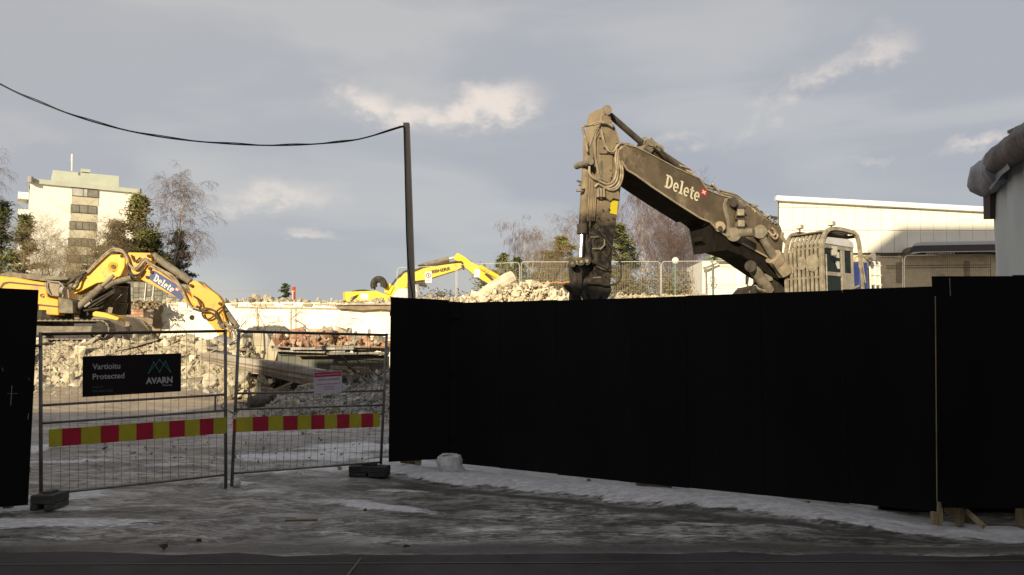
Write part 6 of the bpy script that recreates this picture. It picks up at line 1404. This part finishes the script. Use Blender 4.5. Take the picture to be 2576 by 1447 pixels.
def conifer(name, label, x, y, z, h, rad, seed, mat, mat2=None, n=5200, shape='pine', bottom=.15, leaf=.22, bark='bark', cs=1.0):
    rnd = random.Random(seed); t = thing(name, label, 'tree', (x, y, z)); tr = MB(); A = MB(); B = MB()
    tr.tube([(x, y, z), (x + .1, y, z + h * .5), (x + .05, y, z + h * .96)], [h * .022, h * .014, .03], 7, False)
    cl = []
    nl = 46 if shape == 'pine' else 60
    for i in range(nl):
        u = bottom + (1 - bottom) * (i + rnd.random() * .8) / nl; zc_ = z + h * u; v = (u - bottom) / (1 - bottom)
        if shape == 'pine': rr = rad * (math.sin(math.pi * min(1, (v * .88 + .22))) ** .65) * rnd.uniform(.55, 1.15)
        else: rr = rad * (1 - v) ** .85 * rnd.uniform(.75, 1.15) + .1
        a0 = rnd.uniform(0, 6.283); tip = Vector((x + math.cos(a0) * rr, y + math.sin(a0) * rr, zc_ + (rr * .22 if shape == 'pine' else -rr * .18)))
        root = Vector((x, y, zc_ - (rr * .15 if shape == 'pine' else 0))); tr.tube([root, root.lerp(tip, .6) + Vector((0, 0, .05)), tip], [h * .005, h * .003, .01], 3, False)
        m = max(2, int(rr / .45))
        for j in range(m):
            f_ = (j + .7) / m
            if f_ < .25 and shape == 'pine': continue
            c = root.lerp(tip, f_) + Vector((rnd.gauss(0, .15), rnd.gauss(0, .15), rnd.gauss(0, .08))) * (1 + rr * .2); cl.append((c, (.40 if shape == 'pine' else .38) * rnd.uniform(.7, 1.35) * (h / 10) ** .5))
    per = max(4, int(n / max(1, len(cl))))
    for c, s_ in cl:
        mb = A if (mat2 is None or rnd.random() < .62) else B
        for k_ in range(per):
            d = Vector((rnd.gauss(0, 1), rnd.gauss(0, 1), rnd.gauss(0, .48))); p_ = c + d * s_ * .62 * cs; e1 = Vector((rnd.gauss(0, 1), rnd.gauss(0, 1), rnd.gauss(0, .5))).normalized() * leaf * rnd.uniform(.5, 1.2); e2 = e1.cross(Vector((rnd.gauss(0, 1), rnd.gauss(0, 1), rnd.gauss(0, 1)))).normalized() * leaf * .3
            mb.add([p_ - e1 * .5, p_ + e2 * .5, p_ + e1 * .6, p_ - e2 * .5], [(0, 1, 2, 3)])
    tr.build('trunk', bark, t, fixn=False); A.build('crown', mat, t, kind='stuff', fixn=False)
    if B.v: B.build('crown', mat2, t, kind='stuff', fixn=False)
    return t
def bush(name, label, px0, px1, ptop, pbot, Yd, mat, n=1500, seed=0, leaf=.3):
    rnd = random.Random(seed); PL = Plane((0, Yd, 0), (1, 0)); c = PL.hit((px0 + px1) / 2, pbot); t = thing(name, label, 'bush', c); mb = MB(); st = MB()
    for i in range(22):
        b0 = PL.hit(rnd.uniform(px0, px1), pbot, rnd.uniform(-1, 1)); tip = PL.hit(rnd.uniform(px0, px1), ptop + rnd.random() ** 2 * (pbot - ptop) * .7, rnd.uniform(-1.5, 1.5)); st.tube([b0, b0.lerp(tip, .5) + Vector((rnd.gauss(0, .2), 0, 0)), tip], [.05, .03, .012], 3, False)
        for j in range(n // 22):
            p_ = b0.lerp(tip, rnd.uniform(.2, 1)) + Vector((rnd.gauss(0, .45), rnd.gauss(0, .45), rnd.gauss(0, .3))); e1 = Vector((rnd.gauss(0, 1), rnd.gauss(0, 1), rnd.gauss(0, .6))).normalized() * leaf; e2 = e1.cross(Vector((rnd.gauss(0, 1), 1, rnd.gauss(0, 1)))).normalized() * leaf * .3
            mb.add([p_ - e1 * .5, p_ + e2 * .5, p_ + e1 * .5, p_ - e2 * .5], [(0, 1, 2, 3)])
    st.build('stems', 'bark', t, kind='stuff', fixn=False); mb.build('foliage', mat, t, kind='stuff', fixn=False); return t
def tp(px, ptop, Yd):            # trunk position and height from the pixel of the top
    p_ = at(px, ptop, Yd); return p_.x, Yd, 4.2, p_.z - 4.2
def bt(px, ptop, Yd, *a, **k): x, y, z, h = tp(px, ptop, Yd); return bare_tree(a[0], a[1], x, y, z, h, *a[2:], **k)
def cf_(px, ptop, Yd, *a, **k): x, y, z, h = tp(px, ptop, Yd); return conifer(a[0], a[1], x, y, z, h, *a[2:], **k)

cf_(352, 492, 84, 'pine_tree', 'tall full pine right in front of the apartment block', 4.3, 1, 'pine', 'brown_conif', n=34000, shape='spruce', bottom=.04, leaf=.42, cs=1.45)
cf_(296, 560, 82, 'pine_tree', 'broad brownish conifer at the left foot of the tall pine', 3.4, 2, 'brown_conif', 'pine', n=22000, bottom=.04, leaf=.36, cs=1.3)
cf_(395, 590, 86, 'pine_tree', 'dark pine filling the gap between the tall pine and the birch', 2.8, 12, 'spruce', 'pine', n=9000, bottom=.1, leaf=.34)
cf_(450, 580, 92, 'spruce_tree', 'dark spruce behind the weeping birch right of the pine', 3.4, 3, 'spruce', None, n=17000, shape='spruce', bottom=.05, leaf=.40)
bt(436, 518, 88, 'birch_tree', 'tall weeping birch with pale forked trunk right of the pine', 4, 'birch_bark', 'twig', spread=.17, levels=4, weep=.5, first=.28, nb=15, r0=.15, twigs=1.6, lean=-.03)
bt(30, 492, 80, 'birch_tree', 'bare birch at the left edge beside the apartment block', 5, 'bark', 'twig', spread=.24, levels=4, weep=.5, first=.25, nb=14, twigs=1.3, r0=.13)
cf_(64, 545, 68, 'pine_tree', 'dark pine at the left edge just behind the excavator roof', 2.0, 7, 'pine', 'spruce', n=9500, bottom=.02, leaf=.34)
cf_(6, 505, 70, 'spruce_tree', 'dark conifer cut by the left edge of the picture', 2.6, 8, 'spruce', 'pine', n=10000, shape='spruce', bottom=.05, leaf=.36)
bt(150, 592, 76, 'bare_tree', 'bare tan tree in front of the left half of the apartment block', 9, 'bark', 'twig_tan', spread=.30, levels=4, weep=0, first=.25, nb=7, twigs=1.0, forks=3, r0=.09)
bt(222, 580, 78, 'bare_tree', 'bare forked tree in front of the apartment block windows', 10, 'bark', 'twig_tan', spread=.30, levels=4, weep=0, first=.25, nb=8, twigs=1.1, forks=3, r0=.09)
bt(118, 600, 66, 'bare_tree', 'low greyish bare thicket behind the left excavator roof', 13, 'twig_tan', 'twig_tan', spread=.34, levels=4, weep=0, first=.1, nb=9, twigs=1.2, forks=5, r0=.05)
bt(200, 620, 64, 'bare_tree', 'low bare shrub directly behind the left excavator boom foot', 14, 'twig_tan', 'twig_tan', spread=.34, levels=4, weep=0, first=.1, nb=8, twigs=1.1, forks=4, r0=.05)
cf_(718, 714, 170, 'spruce_tree', 'small distant spruce on the skyline beside the marker post', 3.6, 15, 'spruce', None, n=6000, shape='spruce', bottom=.02, leaf=.7)
cf_(1265, 640, 78, 'pine_tree', 'low dark pine top above the log and terrace fence', 1.9, 16, 'pine', 'spruce', n=3200, bottom=.25, leaf=.36)
cf_(1302, 650, 80, 'pine_tree', 'second low pine top right of the one above the log', 1.8, 46, 'pine', 'spruce', n=3000, bottom=.25, leaf=.36)
bt(1354, 598, 82, 'birch_tree', 'weeping birch with pink-white trunk left of the round pine', 17, 'birch_bark', 'twig', spread=.24, levels=4, weep=.9, first=.3, nb=12, twigs=1.4, r0=.11)
cf_(1412, 596, 84, 'pine_tree', 'round crowned pine between the birch and the sooty stick', 2.7, 18, 'pine', 'brown_conif', n=12000, bottom=.38, leaf=.38)
bt(1438, 592, 88, 'birch_tree', 'thin pale birch close to the left side of the sooty stick', 19, 'birch_bark', 'twig', spread=.22, levels=4, weep=.6, first=.3, nb=12, twigs=1.2, r0=.1)
cf_(1558, 566, 80, 'pine_tree', 'dark pine peeking out right of the sooty stick', 1.9, 20, 'spruce', 'pine', n=8000, bottom=.35, leaf=.34)
bt(1612, 518, 92, 'birch_tree', 'tallest birch standing under the big boom', 21, 'birch_bark', 'twig', spread=.22, levels=4, weep=.75, first=.25, nb=17, twigs=1.6, r0=.13)
bt(1660, 520, 84, 'bare_tree', 'bare upright tree in the thicket right of the tallest birch', 22, 'bark', 'twig', spread=.26, levels=4, weep=0, first=.2, nb=9, twigs=1.2, forks=3, r0=.07)
bt(1706, 545, 82, 'bare_tree', 'bare grey tree of the thicket above the lamp post', 23, 'bark', 'twig', spread=.28, levels=4, weep=0, first=.2, nb=9, twigs=1.2, forks=4, r0=.07)
bt(1752, 575, 80, 'bare_tree', 'bare grey tree of the thicket beside the white hut', 24, 'bark', 'twig', spread=.28, levels=4, weep=0, first=.2, nb=9, twigs=1.2, forks=4, r0=.07)
bt(1398, 640, 66, 'bare_tree', 'pale bare shrub tree behind the fence below the round pine', 25, 'twig_tan', 'twig_tan', spread=.34, levels=4, weep=0, first=.15, nb=8, twigs=1.0, forks=5, r0=.05)
bt(1460, 630, 68, 'bare_tree', 'pale bare shrub tree behind the fence at the sooty stick', 26, 'twig_tan', 'twig_tan', spread=.34, levels=4, weep=0, first=.15, nb=8, twigs=1.0, forks=4, r0=.05)
for i, (x0, x1, yt, lb, mt) in enumerate(((1190, 1310, 668, 'green bushes behind the terrace fence above the log', 'pine'), (1310, 1450, 700, 'dry brown bushes behind the fence left of the stick', 'tan_leaf'), (1530, 1660, 672, 'brownish bushes behind the fence right of the stick', 'tan_leaf'), (1655, 1790, 680, 'olive bushes behind the lamp post', 'tan_leaf'), (1040, 1190, 735, 'sparse dry growth behind the far excavator stick', 'tan_leaf'))):
    bush('bush', lb, x0, x1, yt, 775, 60, mt, 3000 if i < 4 else 500, 80 + i, .32)
